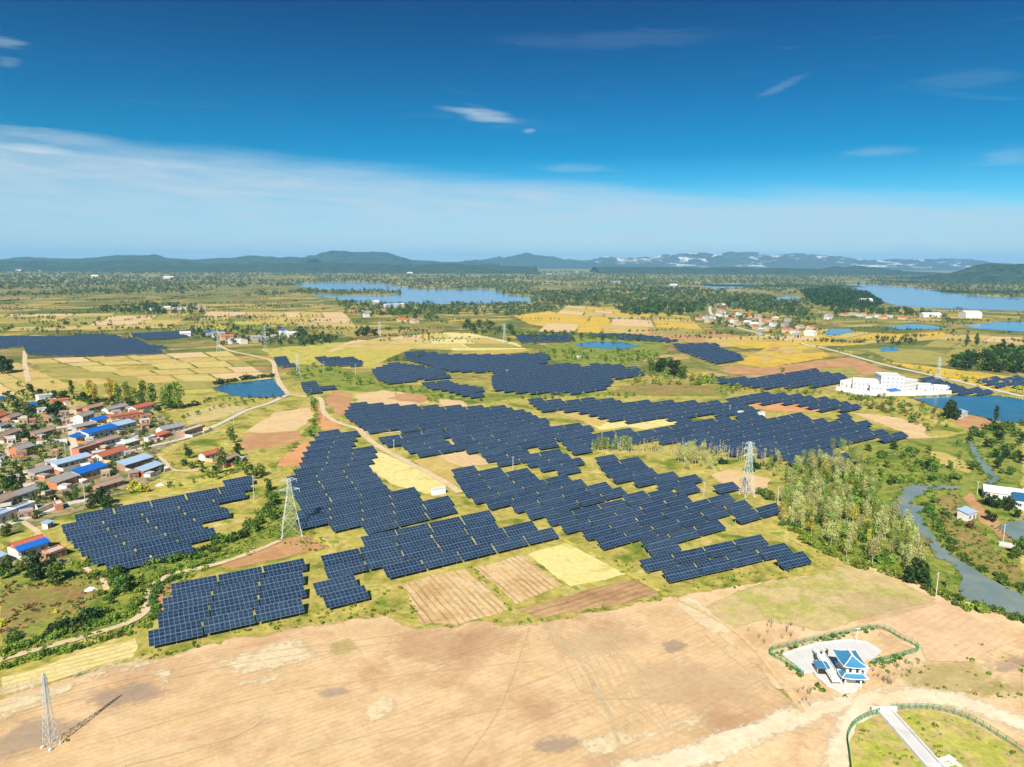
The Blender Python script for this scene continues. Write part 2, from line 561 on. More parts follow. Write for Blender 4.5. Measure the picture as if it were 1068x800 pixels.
ALU = plain_mat('pale_support_steel', (0.5, 0.52, 0.52), 0.5, 0.4, 0.2, var=0.1)
CONC = plain_mat('pole_concrete', C(216, 208, 194), 0.85, 0.2, var=0.1)


# ------------------------------------------------------------------ sheets lying on the ground
_layer = [0]


def resample(pts, step, closed):
    out = []
    n = len(pts)
    for i in range(n if closed else n - 1):
        a, b = pts[i], pts[(i + 1) % n]
        k = max(1, int((b - a).length / step))
        for j in range(k):
            out.append(a.lerp(b, j / k))
    if not closed: out.append(pts[-1])
    return out


def wob(p, amp, f=0.11):
    return Vector((p.x + amp * mnoise.noise(Vector((p.x * f, p.y * f, 1.7))), p.y + amp * mnoise.noise(Vector((p.x * f, p.y * f, 9.2))), p.z))


def lay(name, ring, mat, soft, z):
    """a flat sheet inside ring; 'edge' runs from 0 at its border to 1 at soft metres inside"""
    if z is None:
        _layer[0] += 1
        z = 0.02 + 0.001 * _layer[0]
    n = len(ring)
    R2 = np.array([(p.x, p.y) for p in ring])
    cen = R2.mean(0)
    x0, y0 = R2.min(0); x1, y1 = R2.max(0)
    st = max(soft * 0.6, max(x1 - x0, y1 - y0) / 40)
    gx, gy = np.meshgrid(np.arange(x0, x1, st), np.arange(y0, y1, st))
    pts = np.column_stack((gx.ravel(), gy.ravel())) + rng.uniform(-.2, .2, (gx.size, 2)) * st
    # keep the grid points inside the ring
    a, c = R2, np.roll(R2, -1, 0)
    cr = (a[None, :, 1] > pts[:, None, 1]) != (c[None, :, 1] > pts[:, None, 1])
    dy = np.where(np.abs(c[:, 1] - a[:, 1]) < 1e-9, 1e-9, c[:, 1] - a[:, 1])
    xi = a[None, :, 0] + (pts[:, None, 1] - a[None, :, 1]) / dy[None] * (c - a)[None, :, 0]
    pts = pts[(np.sum(cr & (pts[:, None, 0] < xi), 1) % 2) == 1]

    def dist(q):
        ab = c - a
        t = np.clip(np.sum((q[:, None] - a[None]) * ab[None], 2) / np.maximum(np.sum(ab * ab, 1), 1e-9)[None], 0, 1)
        return np.min(np.linalg.norm(q[:, None] - (a[None] + t[:, :, None] * ab[None]), axis=2), 1)
    if len(pts): pts = pts[dist(pts) > st * 0.35]
    allp = np.concatenate((R2, pts)) - cen
    o = delaunay_2d_cdt([Vector(p) for p in allp], [], [list(range(n))], 1, 1e-5)
    V = np.array([(p[0], p[1]) for p in o[0]]) + cen
    me = bpy.data.meshes.new(name)
    me.from_pydata([(p[0], p[1], z) for p in V], [], [tuple(f) for f in o[2]])
    me.materials.append(mat)
    e = np.clip(dist(V) / soft, 0, 1)
    at = me.attributes.new('edge', 'FLOAT', 'POINT')
    at.data.foreach_set('value', e.astype(np.float32))
    me.update()
    if len(me.polygons) and me.polygons[0].normal.z < 0: me.flip_normals()
    return tag(link(name, me), kind='structure')


def sheet(name, px, mat, soft=1.2, jag=1.0, z=None):
    pts = [G(*p) for p in px]
    per = sum((pts[i] - pts[(i + 1) % len(pts)]).length for i in range(len(pts)))
    ring = [wob(p, jag) for p in resample(pts, max(1.5, per / 110), True)]
    return lay(name, ring, mat, soft, z)


def blot(name, px, mat, z=None):
    """a stain or crust with a ragged, fading rim"""
    pts = [G(*p) for p in px]
    c = sum(pts, Vector()) / len(pts)
    pts = [c + (p - c) * 1.45 for p in pts]
    per = sum((pts[i] - pts[(i + 1) % len(pts)]).length for i in range(len(pts)))
    ring = [wob(p, per * .03, 1.5 / (per * .06)) for p in resample(smooth_line(pts + pts[:1], 5)[:-1], per / 70, True)]
    return lay(name, ring, mat, max(1.0, per * .075), z)


def smooth_line(pts, k=6):
    out = []
    n = len(pts)
    for i in range(n - 1):
        p0, p1, p2, p3 = pts[max(0, i - 1)], pts[i], pts[i + 1], pts[min(n - 1, i + 2)]
        for j in range(k):
            u = j / k
            out.append(0.5 * ((2 * p1) + (p2 - p0) * u + (2 * p0 - 5 * p1 + 4 * p2 - p3) * u * u + (3 * p1 - p0 - 3 * p2 + p3) * u ** 3))
    out.append(pts[-1])
    return out


def strip(name, px, width, mat, soft=0.35, jag=0.4, z=None):
    pts = [wob(p, jag) for p in smooth_line([G(*p) for p in px])]
    if z is None:
        _layer[0] += 1
        z = 0.02 + 0.001 * _layer[0]
    V, Fc, E = [], [], []
    for i, p in enumerate(pts):
        d = (pts[min(i + 1, len(pts) - 1)] - pts[max(i - 1, 0)]).normalized()
        nv = Vector((-d.y, d.x, 0))
        w = width / 2 * (1 + 0.18 * mnoise.noise(Vector((p.x * 0.08, p.y * 0.08, 3))))
        for o, e in ((-w, 0), (-w * (1 - soft), 1), (w * (1 - soft), 1), (w, 0)):
            q = p + nv * o
            V.append((q.x, q.y, z)); E.append(float(e))
    for i in range(len(pts) - 1):
        for k in range(3):
            a = i * 4 + k
            Fc.append((a, a + 4, a + 5, a + 1)[::-1])
    me = bpy.data.meshes.new(name)
    me.from_pydata(V, [], Fc)
    me.materials.append(mat)
    at = me.attributes.new('edge', 'FLOAT', 'POINT')
    at.data.foreach_set('value', E)
    me.update()
    return tag(link(name, me), kind='structure')


# ------------------------------------------------------------------ the ground: one sheet to the horizon
def build_ground():
    m, t, out = new_mat('land')
    tc = N(t, 'ShaderNodeTexCoord').outputs['Object']
    sp = N(t, 'ShaderNodeSeparateXYZ')
    L(t, tc, sp.inputs[0])
    # close by: rough grass
    n1 = noise(t, tc, 0.05, 8, 0.62, 0.5)
    near = ramp(t, n1, [(0.36, C(112, 136, 44)), (0.43, C(158, 156, 66)), (0.49, C(198, 178, 96)), (0.54, C(170, 164, 70)), (0.6, C(206, 180, 112)), (0.66, C(132, 148, 52))])
    # further off: a patchwork of little fields
    wv = N(t, 'ShaderNodeVectorMath', operation='MULTIPLY_ADD')
    nn = N(t, 'ShaderNodeTexNoise')
    nn.inputs['Scale'].default_value = 0.004
    nn.inputs['Detail'].default_value = 3
    L(t, tc, nn.inputs['Vector'])
    L(t, nn.outputs['Color'], wv.inputs[0])
    wv.inputs[1].default_value = (110, 110, 0)
    L(t, tc, wv.inputs[2])

    def parcels(sx, sy, rot):
        v = mapping(t, wv.outputs[0], rot=rot, scale=(1 / sx, 1 / sy, 0))
        vo = N(t, 'ShaderNodeTexVoronoi', distance='CHEBYCHEV', feature='F1')
        vo.inputs['Randomness'].default_value = 0.75
        vo.inputs['Scale'].default_value = 1
        L(t, v, vo.inputs['Vector'])
        ve = N(t, 'ShaderNodeTexVoronoi', feature='DISTANCE_TO_EDGE')
        ve.inputs['Randomness'].default_value = 0.75
        ve.inputs['Scale'].default_value = 1
        L(t, v, ve.inputs['Vector'])
        s2 = N(t, 'ShaderNodeSeparateColor')
        L(t, vo.outputs['Color'], s2.inputs[0])
        return s2.outputs[0], s2.outputs[1], ve.outputs['Distance']
    r1, r2, ed = parcels(85, 38, R(-22))
    field = ramp(t, r1, [(0.0, C(126, 130, 64)), (0.16, C(182, 158, 86)), (0.32, C(152, 146, 74)), (0.46, C(196, 168, 108)), (0.6, C(164, 150, 72)),
                         (0.72, C(200, 172, 86)), (0.84, C(120, 126, 62)), (0.93, C(166, 134, 94))], 'CONSTANT')
    field = mixc(t, mth(t, 'MULTIPLY', smooth(t, ed, 0.07, 0.02), 0.6), field, C(104, 122, 52))
    gr = noise(t, tc, 0.25, 6, 0.7)
    g2 = mth(t, 'MAXIMUM', mth(t, 'ADD', mth(t, 'MULTIPLY', mth(t, 'ADD', gr, noise(t, tc, 0.05, 8, 0.7)), 1.5), -0.5), 0.3)
    cb = N(t, 'ShaderNodeCombineXYZ')
    for i in range(3): L(t, g2, cb.inputs[i])
    n4 = noise(t, tc, 0.006, 7, 0.66, 0.6)
    scrub = smooth(t, n4, 0.49, 0.56)
    field = mixc(t, mth(t, 'MULTIPLY', scrub, 0.8), field, C(96, 110, 50))
    # far plain: mostly woods and gardens
    n5 = noise(t, mapping(t, tc, scale=(1, 0.7, 1)), 0.0022, 8, 0.68, 0.5)
    far = ramp(t, n5, [(0.36, C(92, 108, 56)), (0.45, C(150, 142, 84)), (0.5, C(112, 122, 66)), (0.56, C(188, 168, 108)), (0.61, C(104, 116, 60)), (0.68, C(176, 152, 100))])
    yy = mth(t, 'ADD', sp.outputs[1], mth(t, 'MULTIPLY', mth(t, 'SUBTRACT', noise(t, tc, 0.002, 3), 0.5), 900))
    y1 = mth(t, 'ADD', sp.outputs[1], mth(t, 'MULTIPLY', mth(t, 'SUBTRACT', noise(t, tc, 0.006, 3), 0.5), 300))
    col = mixc(t, smooth(t, y1, 560, 780), near, field)
    col = mixc(t, smooth(t, yy, 1700, 3000), col, far)
    col = mixc(t, 1.0, col, cb.outputs[0], 'MULTIPLY')
    b = pbsdf(t, 0.95, 0.1)
    L(t, col, b.inputs['Base Color'])
    bp = N(t, 'ShaderNodeBump')
    bp.inputs['Strength'].default_value = 0.5
    bp.inputs['Distance'].default_value = 0.4
    L(t, noise(t, tc, 0.6, 5, 0.7), bp.inputs['Height'])
    L(t, bp.outputs[0], b.inputs['Normal'])
    L(t, b.outputs[0], out.inputs[0])
    mb = MB()
    mb.face([(-26000, -1500, 0), (26000, -1500, 0), (26000, 31000, 0), (-26000, 31000, 0)])
    tag(mb.build('ground', m), kind='structure')


build_ground()

STRAW = ground_mat('pale_straw', [C(206, 184, 104), C(220, 198, 120), C(196, 178, 96)], 0.03, 0.5, stripes=(20, 4.0, C(180, 160, 84), 0.4, 3), amp=0.3)
# ---- fields
PATCH = [
    ('meadow', [(270, 364), (340, 358), (420, 352), (520, 357), (540, 368), (430, 364), (385, 384), (300, 384)], GRASSY),
    ('straw_field', [(345, 363), (400, 352), (455, 347), (480, 346), (470, 356), (420, 366)], YELLOW),
    ('straw_field', [(455, 347), (490, 347), (540, 358), (550, 364), (470, 366)], PALERICE),
    ('tan_field', [(335, 368), (370, 354), (390, 355), (350, 366)], TAN),
    ('green_strip', [(300, 380), (350, 380), (395, 398), (440, 402), (520, 410), (650, 408), (760, 400), (760, 414), (640, 413), (550, 415), (480, 424), (410, 412), (330, 405), (300, 395)], GRASS),
    ('russet_meadow', [(650, 402), (700, 399), (750, 403), (745, 411), (690, 412), (640, 409)], RED),
    ('pond_bank', [(590, 350), (640, 347), (690, 353), (700, 368), (640, 385), (575, 376), (560, 366)], GRASS),
    ('rice_field', [(534, 329), (575, 324), (600, 334), (690, 339), (660, 343), (580, 343), (550, 338)], RICE),
    ('tan_field', [(600, 343), (700, 340), (790, 352), (760, 362), (700, 353), (640, 346)], BROWN),
    ('rice_field', [(730, 353), (790, 350), (830, 362), (775, 364)], RICE),
    ('rice_field', [(776, 372), (800, 362), (850, 360), (868, 372), (800, 384), (765, 379)], RICE),
    ('tan_field', [(750, 382), (800, 384), (850, 376), (890, 372), (925, 386), (905, 393), (870, 386), (800, 392), (760, 390)], BROWN),
    ('rice_field', [(805, 352), (850, 350), (895, 360), (850, 362)], YELLOW),
    ('rice_field', [(905, 350), (980, 346), (1005, 352), (935, 357)], RICE),
    ('straw_field', [(1020, 350), (1068, 352), (1068, 360), (1030, 358)], YELLOW),
    ('harvested_field', [(900, 364), (960, 364), (1000, 372), (985, 382), (930, 376)], OLIVE),
    ('rice_field', [(920, 376), (985, 384), (1050, 392), (1068, 402), (1040, 406), (980, 394)], RICE),
    ('rice_field', [(600, 318), (650, 322), (690, 318), (660, 330), (610, 328)], OLIVE),
    # below the village
    ('meadow', [(0, 560), (60, 585), (120, 590), (150, 600), (150, 640), (80, 668), (0, 690)], GRASS),
    ('russet_meadow', [(0, 618), (40, 612), (85, 606), (104, 618), (80, 640), (30, 652), (0, 668)], RED),
    ('meadow', [(90, 600), (150, 588), (250, 555), (300, 495), (330, 405), (350, 420), (330, 500), (330, 560), (240, 590), (190, 605), (165, 640), (120, 665), (0, 712), (0, 680), (90, 650)], GRASS),
    ('stubble_field', [(0, 706), (75, 684), (140, 664), (148, 676), (143, 686), (100, 695), (0, 727)], RICEROW),
    ('tan_field', [(254, 450), (285, 431), (322, 424), (330, 432), (312, 449), (275, 452)], TAN),
    ('ploughed_field', [(248, 466), (256, 452), (312, 450), (318, 458), (300, 464), (258, 470)], BROWN),
    ('ploughed_field', [(288, 486), (300, 470), (322, 458), (326, 470), (318, 487)], ORANGE),
    ('dry_meadow', [(190, 430), (225, 422), (262, 424), (235, 436), (195, 444)], DRYGRASS),
    ('dry_meadow', [(200, 500), (235, 492), (262, 494), (236, 503), (180, 512), (150, 516)], GRASSY),
    ('ploughed_field', [(324, 432), (334, 418), (346, 438), (360, 446), (337, 450)], ORANGE),
    ('ploughed_field', [(338, 417), (348, 407), (367, 410), (367, 428), (354, 438)], BROWN),
    ('tan_field', [(368, 411), (400, 407), (424, 410), (450, 420), (430, 424), (372, 421)], TAN),
    ('ploughed_field', [(402, 416), (424, 409), (450, 414), (440, 421)], BROWN),
    ('tan_field', [(455, 416), (480, 417), (495, 424), (460, 424)], TAN),
    ('straw_field', [(378, 484), (394, 470), (440, 488), (470, 507), (446, 516), (410, 506)], PALERICE),
    ('tan_field', [(430, 480), (470, 474), (505, 477), (475, 488), (478, 505), (455, 500)], YELLOW),
    ('dry_meadow', [(450, 474), (490, 471), (520, 484), (480, 487)], TAN),
    ('straw_field', [(575, 429), (605, 427), (640, 437), (700, 437), (720, 440), (672, 448), (655, 445), (627, 449), (606, 439)], PALERICE),
    ('tan_field', [(575, 429), (604, 427), (640, 437), (625, 446), (606, 439)], YELLOW),
    ('dry_meadow', [(765, 420), (800, 415), (850, 424), (870, 430), (830, 430), (800, 428)], ORANGE),
    ('tan_field', [(885, 430), (930, 434), (967, 444), (966, 454), (982, 459), (970, 463), (930, 461), (904, 456), (948, 453), (918, 442)], TAN),
    ('dry_meadow', [(738, 496), (756, 489), (806, 500), (798, 516), (770, 514)], TAN),
    ('ploughed_field', [(226, 588), (258, 576), (290, 562), (322, 558), (346, 572), (318, 577), (240, 594)], BROWN),
    ('ploughed_field', [(161, 614), (196, 602), (186, 628), (172, 642), (162, 642)], BROWN),
    ('meadow', [(820, 500), (900, 460), (985, 455), (1068, 440), (1068, 640), (1000, 625), (900, 590), (840, 570)], GRASS),
    ('dry_meadow', [(965, 470), (985, 472), (1020, 488), (1010, 494), (980, 484)], YELLOW),
    ('dry_meadow', [(997, 432), (1030, 434), (1038, 444), (1010, 450), (996, 441)], BROWN),
    ('dry_meadow', [(1004, 518), (1014, 512), (1030, 534), (1052, 548), (1056, 566), (1040, 560), (1022, 544)], BROWN),
    ('russet_meadow', [(975, 520), (1000, 510), (1020, 545), (1040, 575), (1068, 590), (1068, 620), (1020, 590), (985, 560)], RED),
    # foreground
    ('bare_field', [(-60, 740), (0, 727), (100, 695), (146, 687), (250, 664), (340, 648), (400, 639), (440, 655), (500, 646), (556, 649), (640, 632), (702, 621), (770, 656), (838, 738), (800, 768), (690, 830), (-60, 860)], SOIL),
    ('pale_field', [(702, 622), (760, 612), (850, 598), (900, 587), (985, 618), (1068, 648), (1130, 680), (1130, 860), (660, 830), (800, 766), (836, 738)], SOILP),
    ('dry_meadow', [(728, 634), (780, 612), (850, 599), (895, 589), (930, 600), (978, 626), (900, 646), (858, 660), (800, 648), (768, 654)], DRYGRASS),
    ('stubble_field', [(418, 612), (452, 599), (488, 593), (534, 637), (474, 652), (440, 652)], STUB),
    ('stubble_field', [(492, 592), (544, 578), (588, 611), (538, 632)], STUB),
    ('cut_rice_field', [(548, 578), (590, 565), (660, 599), (594, 613)], PALERICE),
    ('stubble_field', [(537, 636), (662, 602), (692, 622), (560, 647)], STUB2),
    ('pale_strip', [(700, 628), (718, 622), (768, 656), (744, 663)], PALE),
    ('dry_meadow', [(880, 690), (1000, 660), (1068, 690), (1068, 745), (980, 735), (900, 740)], SOILP),
]
for nm, px, mt in PATCH:
    far = min(p[1] for p in px) < 420
    sheet(nm, px, mt, soft=2.5 if far else 1.3, jag=4 if far else 1.6)



def parcels(quad, nu, nv, mats, wts, gap=1.0):
    """a block of small fields parted by narrow bunds"""
    q = [G(*p) for p in quad]                     # near left, near right, far right, far left
    us = [0]; vs = [0]
    for _ in range(nu): us.append(us[-1] + rng.uniform(.6, 1.5))
    for _ in range(nv): vs.append(vs[-1] + rng.uniform(.6, 1.5))
    us = [u / us[-1] for u in us]; vs = [v / vs[-1] for v in vs]
    f = lambda u, v: (q[0] * (1 - u) + q[1] * u) * (1 - v) + (q[3] * (1 - u) + q[2] * u) * v
    wt = np.array(wts) / sum(wts)
    for j in range(nv):
        sh = rng.uniform(-.25, .25) / nu
        for i in range(nu):
            if rng.random() < .06: continue
            u0, u1 = us[i] + (sh if 0 < i else 0), us[i + 1] + (sh if i + 1 < nu else 0)
            c = [f(u0, vs[j]), f(u1, vs[j]), f(u1, vs[j + 1]), f(u0, vs[j + 1])]
            m_ = sum(c, Vector()) / 4
            c = [p + (m_ - p).normalized() * gap for p in c]
            ring = [wob(p, 1.2) for p in resample(c, 6, True)]
            lay('small_field', ring, mats[rng.choice(len(mats), p=wt)], 1.5, None)


parcels([(85, 402), (286, 396), (238, 366), (20, 375)], 6, 5, [YELLOW, STRAW, OLIVE, TAN, DARKPL], [4, 3, 3, 1, .4], 1.6)
parcels([(-30, 420), (80, 404), (20, 378), (-70, 386)], 3, 3, [YELLOW, OLIVE, TAN, GRASSY], [3, 3, 2, 1])
parcels([(110, 416), (228, 409), (210, 397), (92, 403)], 3, 2, [OLIVE, YELLOW, GRASSY], [3, 2, 2])
parcels([(-60, 347), (180, 342), (200, 326), (-20, 328)], 6, 4, [YELLOW, OLIVE, TAN, GRASSY, GRASS], [3, 3, 2, 2, 1], 2)
parcels([(200, 343), (380, 350), (360, 326), (215, 325)], 5, 4, [YELLOW, OLIVE, TAN, GRASSY, GRASS], [3, 3, 2, 2, 1], 2)
parcels([(800, 361), (880, 361), (985, 352), (830, 341)], 4, 3, [RICE, YELLOW, OLIVE, TAN], [3, 3, 2, 2], 2)
parcels([(930, 378), (1010, 383), (1068, 352), (985, 349)], 3, 4, [RICE, YELLOW, OLIVE, TAN], [2, 3, 3, 2], 2)
parcels([(560, 346), (740, 350), (720, 330), (590, 318)], 4, 5, [RICE, YELLOW, OLIVE, TAN, GRASSY], [3, 3, 2, 2, 1], 2)
parcels([(765, 379), (868, 372), (850, 360), (800, 362)], 4, 3, [RICE, YELLOW, BROWN, OLIVE], [4, 2, 1, 1], 1.5)
parcels([(740, 362), (832, 362), (800, 350), (732, 353)], 3, 2, [RICE, YELLOW, BROWN], [3, 2, 1], 1.5)
parcels([(760, 391), (900, 391), (880, 373), (800, 383)], 3, 2, [BROWN, TAN, OLIVE], [4, 2, 1], 1.5)
parcels([(345, 363), (548, 363), (490, 347), (400, 351)], 4, 3, [YELLOW, STRAW, PALERICE, TAN, OLIVE], [4, 4, 1, 1, 1], 1.5)
sheet('village_ground', [(-20, 428), (60, 424), (160, 429), (196, 446), (215, 452), (165, 470), (176, 498), (132, 515), (92, 532), (46, 547), (20, 556), (-20, 566)], VILLG, 2.5, 3)
sheet('village_ground', [(-10, 600), (60, 590), (76, 584), (56, 570), (14, 580), (-10, 586)], VILLG, 1.5, 2)
sheet('white_plant_yard', [(870, 407), (900, 413), (960, 413), (994, 411), (985, 402), (930, 400), (885, 399)], WHITEYARD, 1.0, 0.5)

# damp and crusted patches of the bare field
for px, mt in (([(690, 672), (705, 669), (715, 675), (700, 681)], WET), ([(640, 772), (700, 750), (740, 742), (728, 758), (690, 775), (655, 778)], PALE),
               ([(560, 775), (590, 768), (600, 778), (570, 786)], WET), ([(330, 722), (352, 718), (362, 724), (340, 728)], WET), ([(100, 722), (150, 714), (160, 728), (110, 738)], WET),
               ([(230, 690), (290, 672), (316, 674), (316, 690), (260, 700)], PALE), ([(235, 712), (290, 704), (270, 716)], PALE), ([(160, 702), (178, 698), (172, 716)], PALE),
               ([(0, 770), (40, 752), (80, 758), (50, 776), (0, 790)], WET), ([(0, 735), (60, 716), (70, 722), (0, 752)], PALE), ([(1030, 694), (1064, 684), (1068, 698), (1040, 702)], WET),
               ([(380, 742), (400, 730), (410, 738), (392, 752)], PALE), ([(0, 716), (130, 690), (150, 700), (60, 716), (0, 730)], PALE), ([(1010, 720), (1050, 712), (1060, 724), (1025, 730)], TUFT),
               ([(345, 672), (365, 668), (370, 678), (350, 682)], TUFT), ([(575, 665), (640, 655), (660, 672), (600, 684)], FAINT), ([(420, 660), (520, 655), (530, 680), (430, 690)], RUST), ([(650, 690), (760, 700), (780, 730), (690, 735)], FAINT), ([(900, 620), (990, 632), (960, 650), (890, 640)], FAINT), ([(940, 700), (1010, 690), (1040, 720), (960, 722)], TUFT), ([(610, 770), (640, 765), (660, 775), (620, 790)], PALE)):
    blot({PALE: 'dry_patch', FAINT: 'dry_patch', WET: 'damp_patch', RUST: 'rusty_patch'}.get(mt, 'grass_patch'), px, mt)

# tracks and roads
strip('dirt_road', [(560, 850), (640, 812), (720, 790), (790, 764), (850, 742), (905, 732), (960, 727), (1010, 735), (1068, 757), (1120, 785)], 11, PALEROAD, 0.8)
strip('dirt_road', [(905, 732), (880, 770), (872, 830)], 9, PALEROAD, 0.8)
strip('wheel_track', [(561, 649), (577, 664), (600, 686), (622, 722), (640, 762), (652, 790)], 1.35, RUTS, 0.8)
strip('wheel_track', [(566, 649), (590, 670), (620, 700), (655, 730), (680, 745)], 1.05, RUTS, 0.8)
strip('wheel_track', [(590, 672), (612, 700), (634, 740), (646, 775)], 0.90, RUTS, 0.8)
strip('wheel_track', [(130, 800), (190, 785), (240, 770), (275, 752)], 1.20, RUTS, 0.8)
strip('wheel_track', [(735, 662), (770, 692), (800, 715), (838, 744)], 1.35, RUTS, 0.8)
for i in range(9):
    x = 575 + i * 9
    strip('wheel_track', [(x - 10 + rng.uniform(-4, 4), 655 + i), (x + 12, 690), (x + 34 + rng.uniform(-5, 5), 728), (x + 60, 760 + rng.uniform(-8, 8))], .8, RUTS, 0.8)
for px in ([(0, 745), (120, 712), (260, 684), (420, 662)], [(0, 752), (130, 718), (270, 690), (430, 668)], [(300, 790), (420, 760), (560, 735), (700, 728)], [(120, 770), (260, 730), (420, 705), (560, 690)], [(480, 800), (520, 740), (540, 690), (552, 655)]):
    strip('wheel_track', px, .9, FAINT, 0.8)
strip('field_bund', [(702, 624), (770, 661), (838, 742)], 1.6, TAN, 0.5)
sheet('raked_field', [(866, 660), (905, 650), (985, 627), (1063, 668), (1010, 692), (964, 692), (960, 677), (918, 654)], ground_mat('raked_soil', [C(228, 188, 144), C(238, 202, 158)], 0.04, 0.6, stripes=(35, 2.4, C(212, 170, 128), .4, 2), amp=.22), .8, .6)
strip('dirt_track', [(228, 360), (240, 366), (268, 372), (284, 377), (287, 388), (292, 400), (300, 411)], 5.5, TRACK)
strip('dirt_track', [(300, 411), (318, 414), (334, 416), (338, 430), (350, 440), (374, 448), (384, 458), (402, 470), (432, 486), (462, 502), (480, 514)], 4.5, TRACK)
strip('dirt_track', [(374, 449), (395, 452), (430, 449), (470, 443)], 3, TRACK)
strip('concrete_road', [(300, 412), (280, 421), (258, 428), (236, 439), (214, 449), (190, 458), (160, 465), (140, 470), (122, 478)], 4.0, CONC_ROAD, 0.15, 0.1)
strip('concrete_road', [(72, 436), (75, 452), (77, 466), (80, 482)], 4.5, CONC_ROAD, 0.15, 0.1)
strip('concrete_road', [(80, 482), (60, 490), (30, 497)], 3.5, CONC_ROAD, 0.15, 0.1)
strip('dirt_track', [(22, 440), (18, 455), (8, 470), (22, 486), (32, 500)], 3, TRACK)
strip('concrete_road', [(-4, 551), (20, 543), (46, 534), (70, 526), (92, 522)], 5.0, CONC_ROAD, 0.15, 0.1)
strip('dirt_track', [(24, 544), (40, 556), (50, 566)], 2.5, TRACK)
strip('dirt_track', [(166, 476), (174, 484), (180, 490), (200, 492), (212, 489)], 2.5, TRACK)
strip('dirt_track', [(292, 564), (262, 577), (222, 590), (186, 598), (166, 606), (156, 618), (152, 636), (134, 650), (100, 661), (50, 675), (0, 689)], 3.0, TRACK)
strip('dirt_track', [(88, 592), (98, 600), (108, 606), (112, 616)], 2.0, TRACK)
strip('country_road', [(796, 349), (830, 357), (870, 366), (920, 380), (960, 389), (1000, 398), (1068, 414)], 7, CONC_ROAD, 0.15, 0.2)
strip('country_road', [(741, 318), (741, 326), (752, 336), (770, 342), (796, 349)], 7, CONC_ROAD, 0.15, 0.2)
strip('dam_road', [(440, 322), (500, 322.5), (560, 323)], 12, CONC_ROAD, 0.15, 0.2)
strip('dam_road', [(915, 322), (985, 324), (1068, 327)], 14, CONC_ROAD, 0.15, 0.2)
strip('grass_dam', [(925, 326), (990, 328), (1068, 331)], 40, GRASSY, 0.2, 0.2)
strip('dirt_track', [(636, 522), (690, 562), (650, 545)], 1.2, TRACK)
strip('dirt_track', [(26, 366), (26, 380), (30, 398)], 5, TRACK)
strip('dirt_track', [(470, 470), (488, 482), (500, 486)], 1.5, TRACK)
strip('dirt_track', [(580, 560), (620, 580), (668, 606), (696, 622)], 2.2, GRASSY)

# ---- water
WPOLY = []


def water(name, px, mat, jag=1.5):
    sheet(name, px, mat, soft=0.3, jag=jag)
    WPOLY.append([tuple(G(*p).xy) for p in px])


BANK = GRASS
water('pond', [(221, 405), (232, 401), (262, 398), (284, 395), (292, 404), (299, 412), (284, 415), (262, 415), (240, 412)], WATER)
water('pond', [(598, 359), (620, 356), (650, 357), (668, 361), (655, 364), (628, 364), (606, 362)], WATER, 3)
water('pond', [(950, 415), (985, 413), (1040, 413), (1080, 419), (1080, 442), (1050, 441), (1030, 437), (1005, 431), (990, 428), (972, 424)], WATER)
water('river', [(940, 509), (955, 506), (975, 507), (966, 514), (954, 520), (950, 526), (964, 530), (960, 540), (972, 555), (984, 572), (998, 582), (1012, 591), (1022, 598), (1040, 608), (1080, 628),
                (1080, 650), (1035, 634), (1008, 627), (1000, 615), (1002, 602), (992, 588), (975, 582), (966, 562), (948, 546), (928, 530), (934, 521), (942, 516)], RIVERW, 1.0)
water('river', [(1009, 460), (1016, 461), (1022, 474), (1032, 486), (1042, 500), (1036, 506), (1028, 504), (1032, 498), (1020, 486), (1012, 472)], RIVERW, 0.8)
water('river', [(975, 507), (1000, 506), (1003, 510), (972, 512)], RIVERW, 0.5)
water('fish_pond', [(1038, 550), (1052, 545), (1080, 541), (1080, 576), (1062, 567), (1050, 559)], RIVERW, 0.6)
water('pond', [(858, 346), (868, 343), (886, 343), (891, 346), (878, 349), (862, 350)], WATER, 3)
water('pond', [(925, 341), (950, 338), (975, 340), (984, 343), (940, 344)], LAKEW, 3)
water('pond', [(1004, 340), (1040, 336), (1090, 336), (1090, 348), (1050, 345), (1020, 343)], LAKEW, 3)
water('pond', [(916, 363), (932, 361), (938, 366), (920, 367)], WATER, 2)
water('lake', [(304, 297), (330, 294.5), (360, 294), (395, 296), (420, 299), (432, 301.5), (470, 302), (500, 301), (516, 303), (528, 307), (548, 309.5), (558, 312), (550, 316), (500, 317.5), (440, 317.5), (400, 317.5),
               (370, 315), (345, 311), (328, 309), (330, 307), (372, 308.5), (405, 308.5), (420, 306), (417, 303.5), (395, 303), (360, 303.5), (330, 302)], LAKEW, 12)
water('lake', [(876, 297), (905, 296.5), (935, 299), (980, 303), (988, 306), (1020, 309), (1090, 312), (1090, 324.5), (1040, 323.5), (975, 321.5), (938, 319), (915, 314), (905, 307), (892, 302)], LAKEW, 12)
water('lake', [(733, 299), (750, 296.5), (790, 296), (798, 298.5), (770, 301), (745, 301)], LAKEW, 10)
water('pond', [(805, 311), (825, 309), (838, 311), (830, 313.5), (812, 314)], LAKEW, 5)

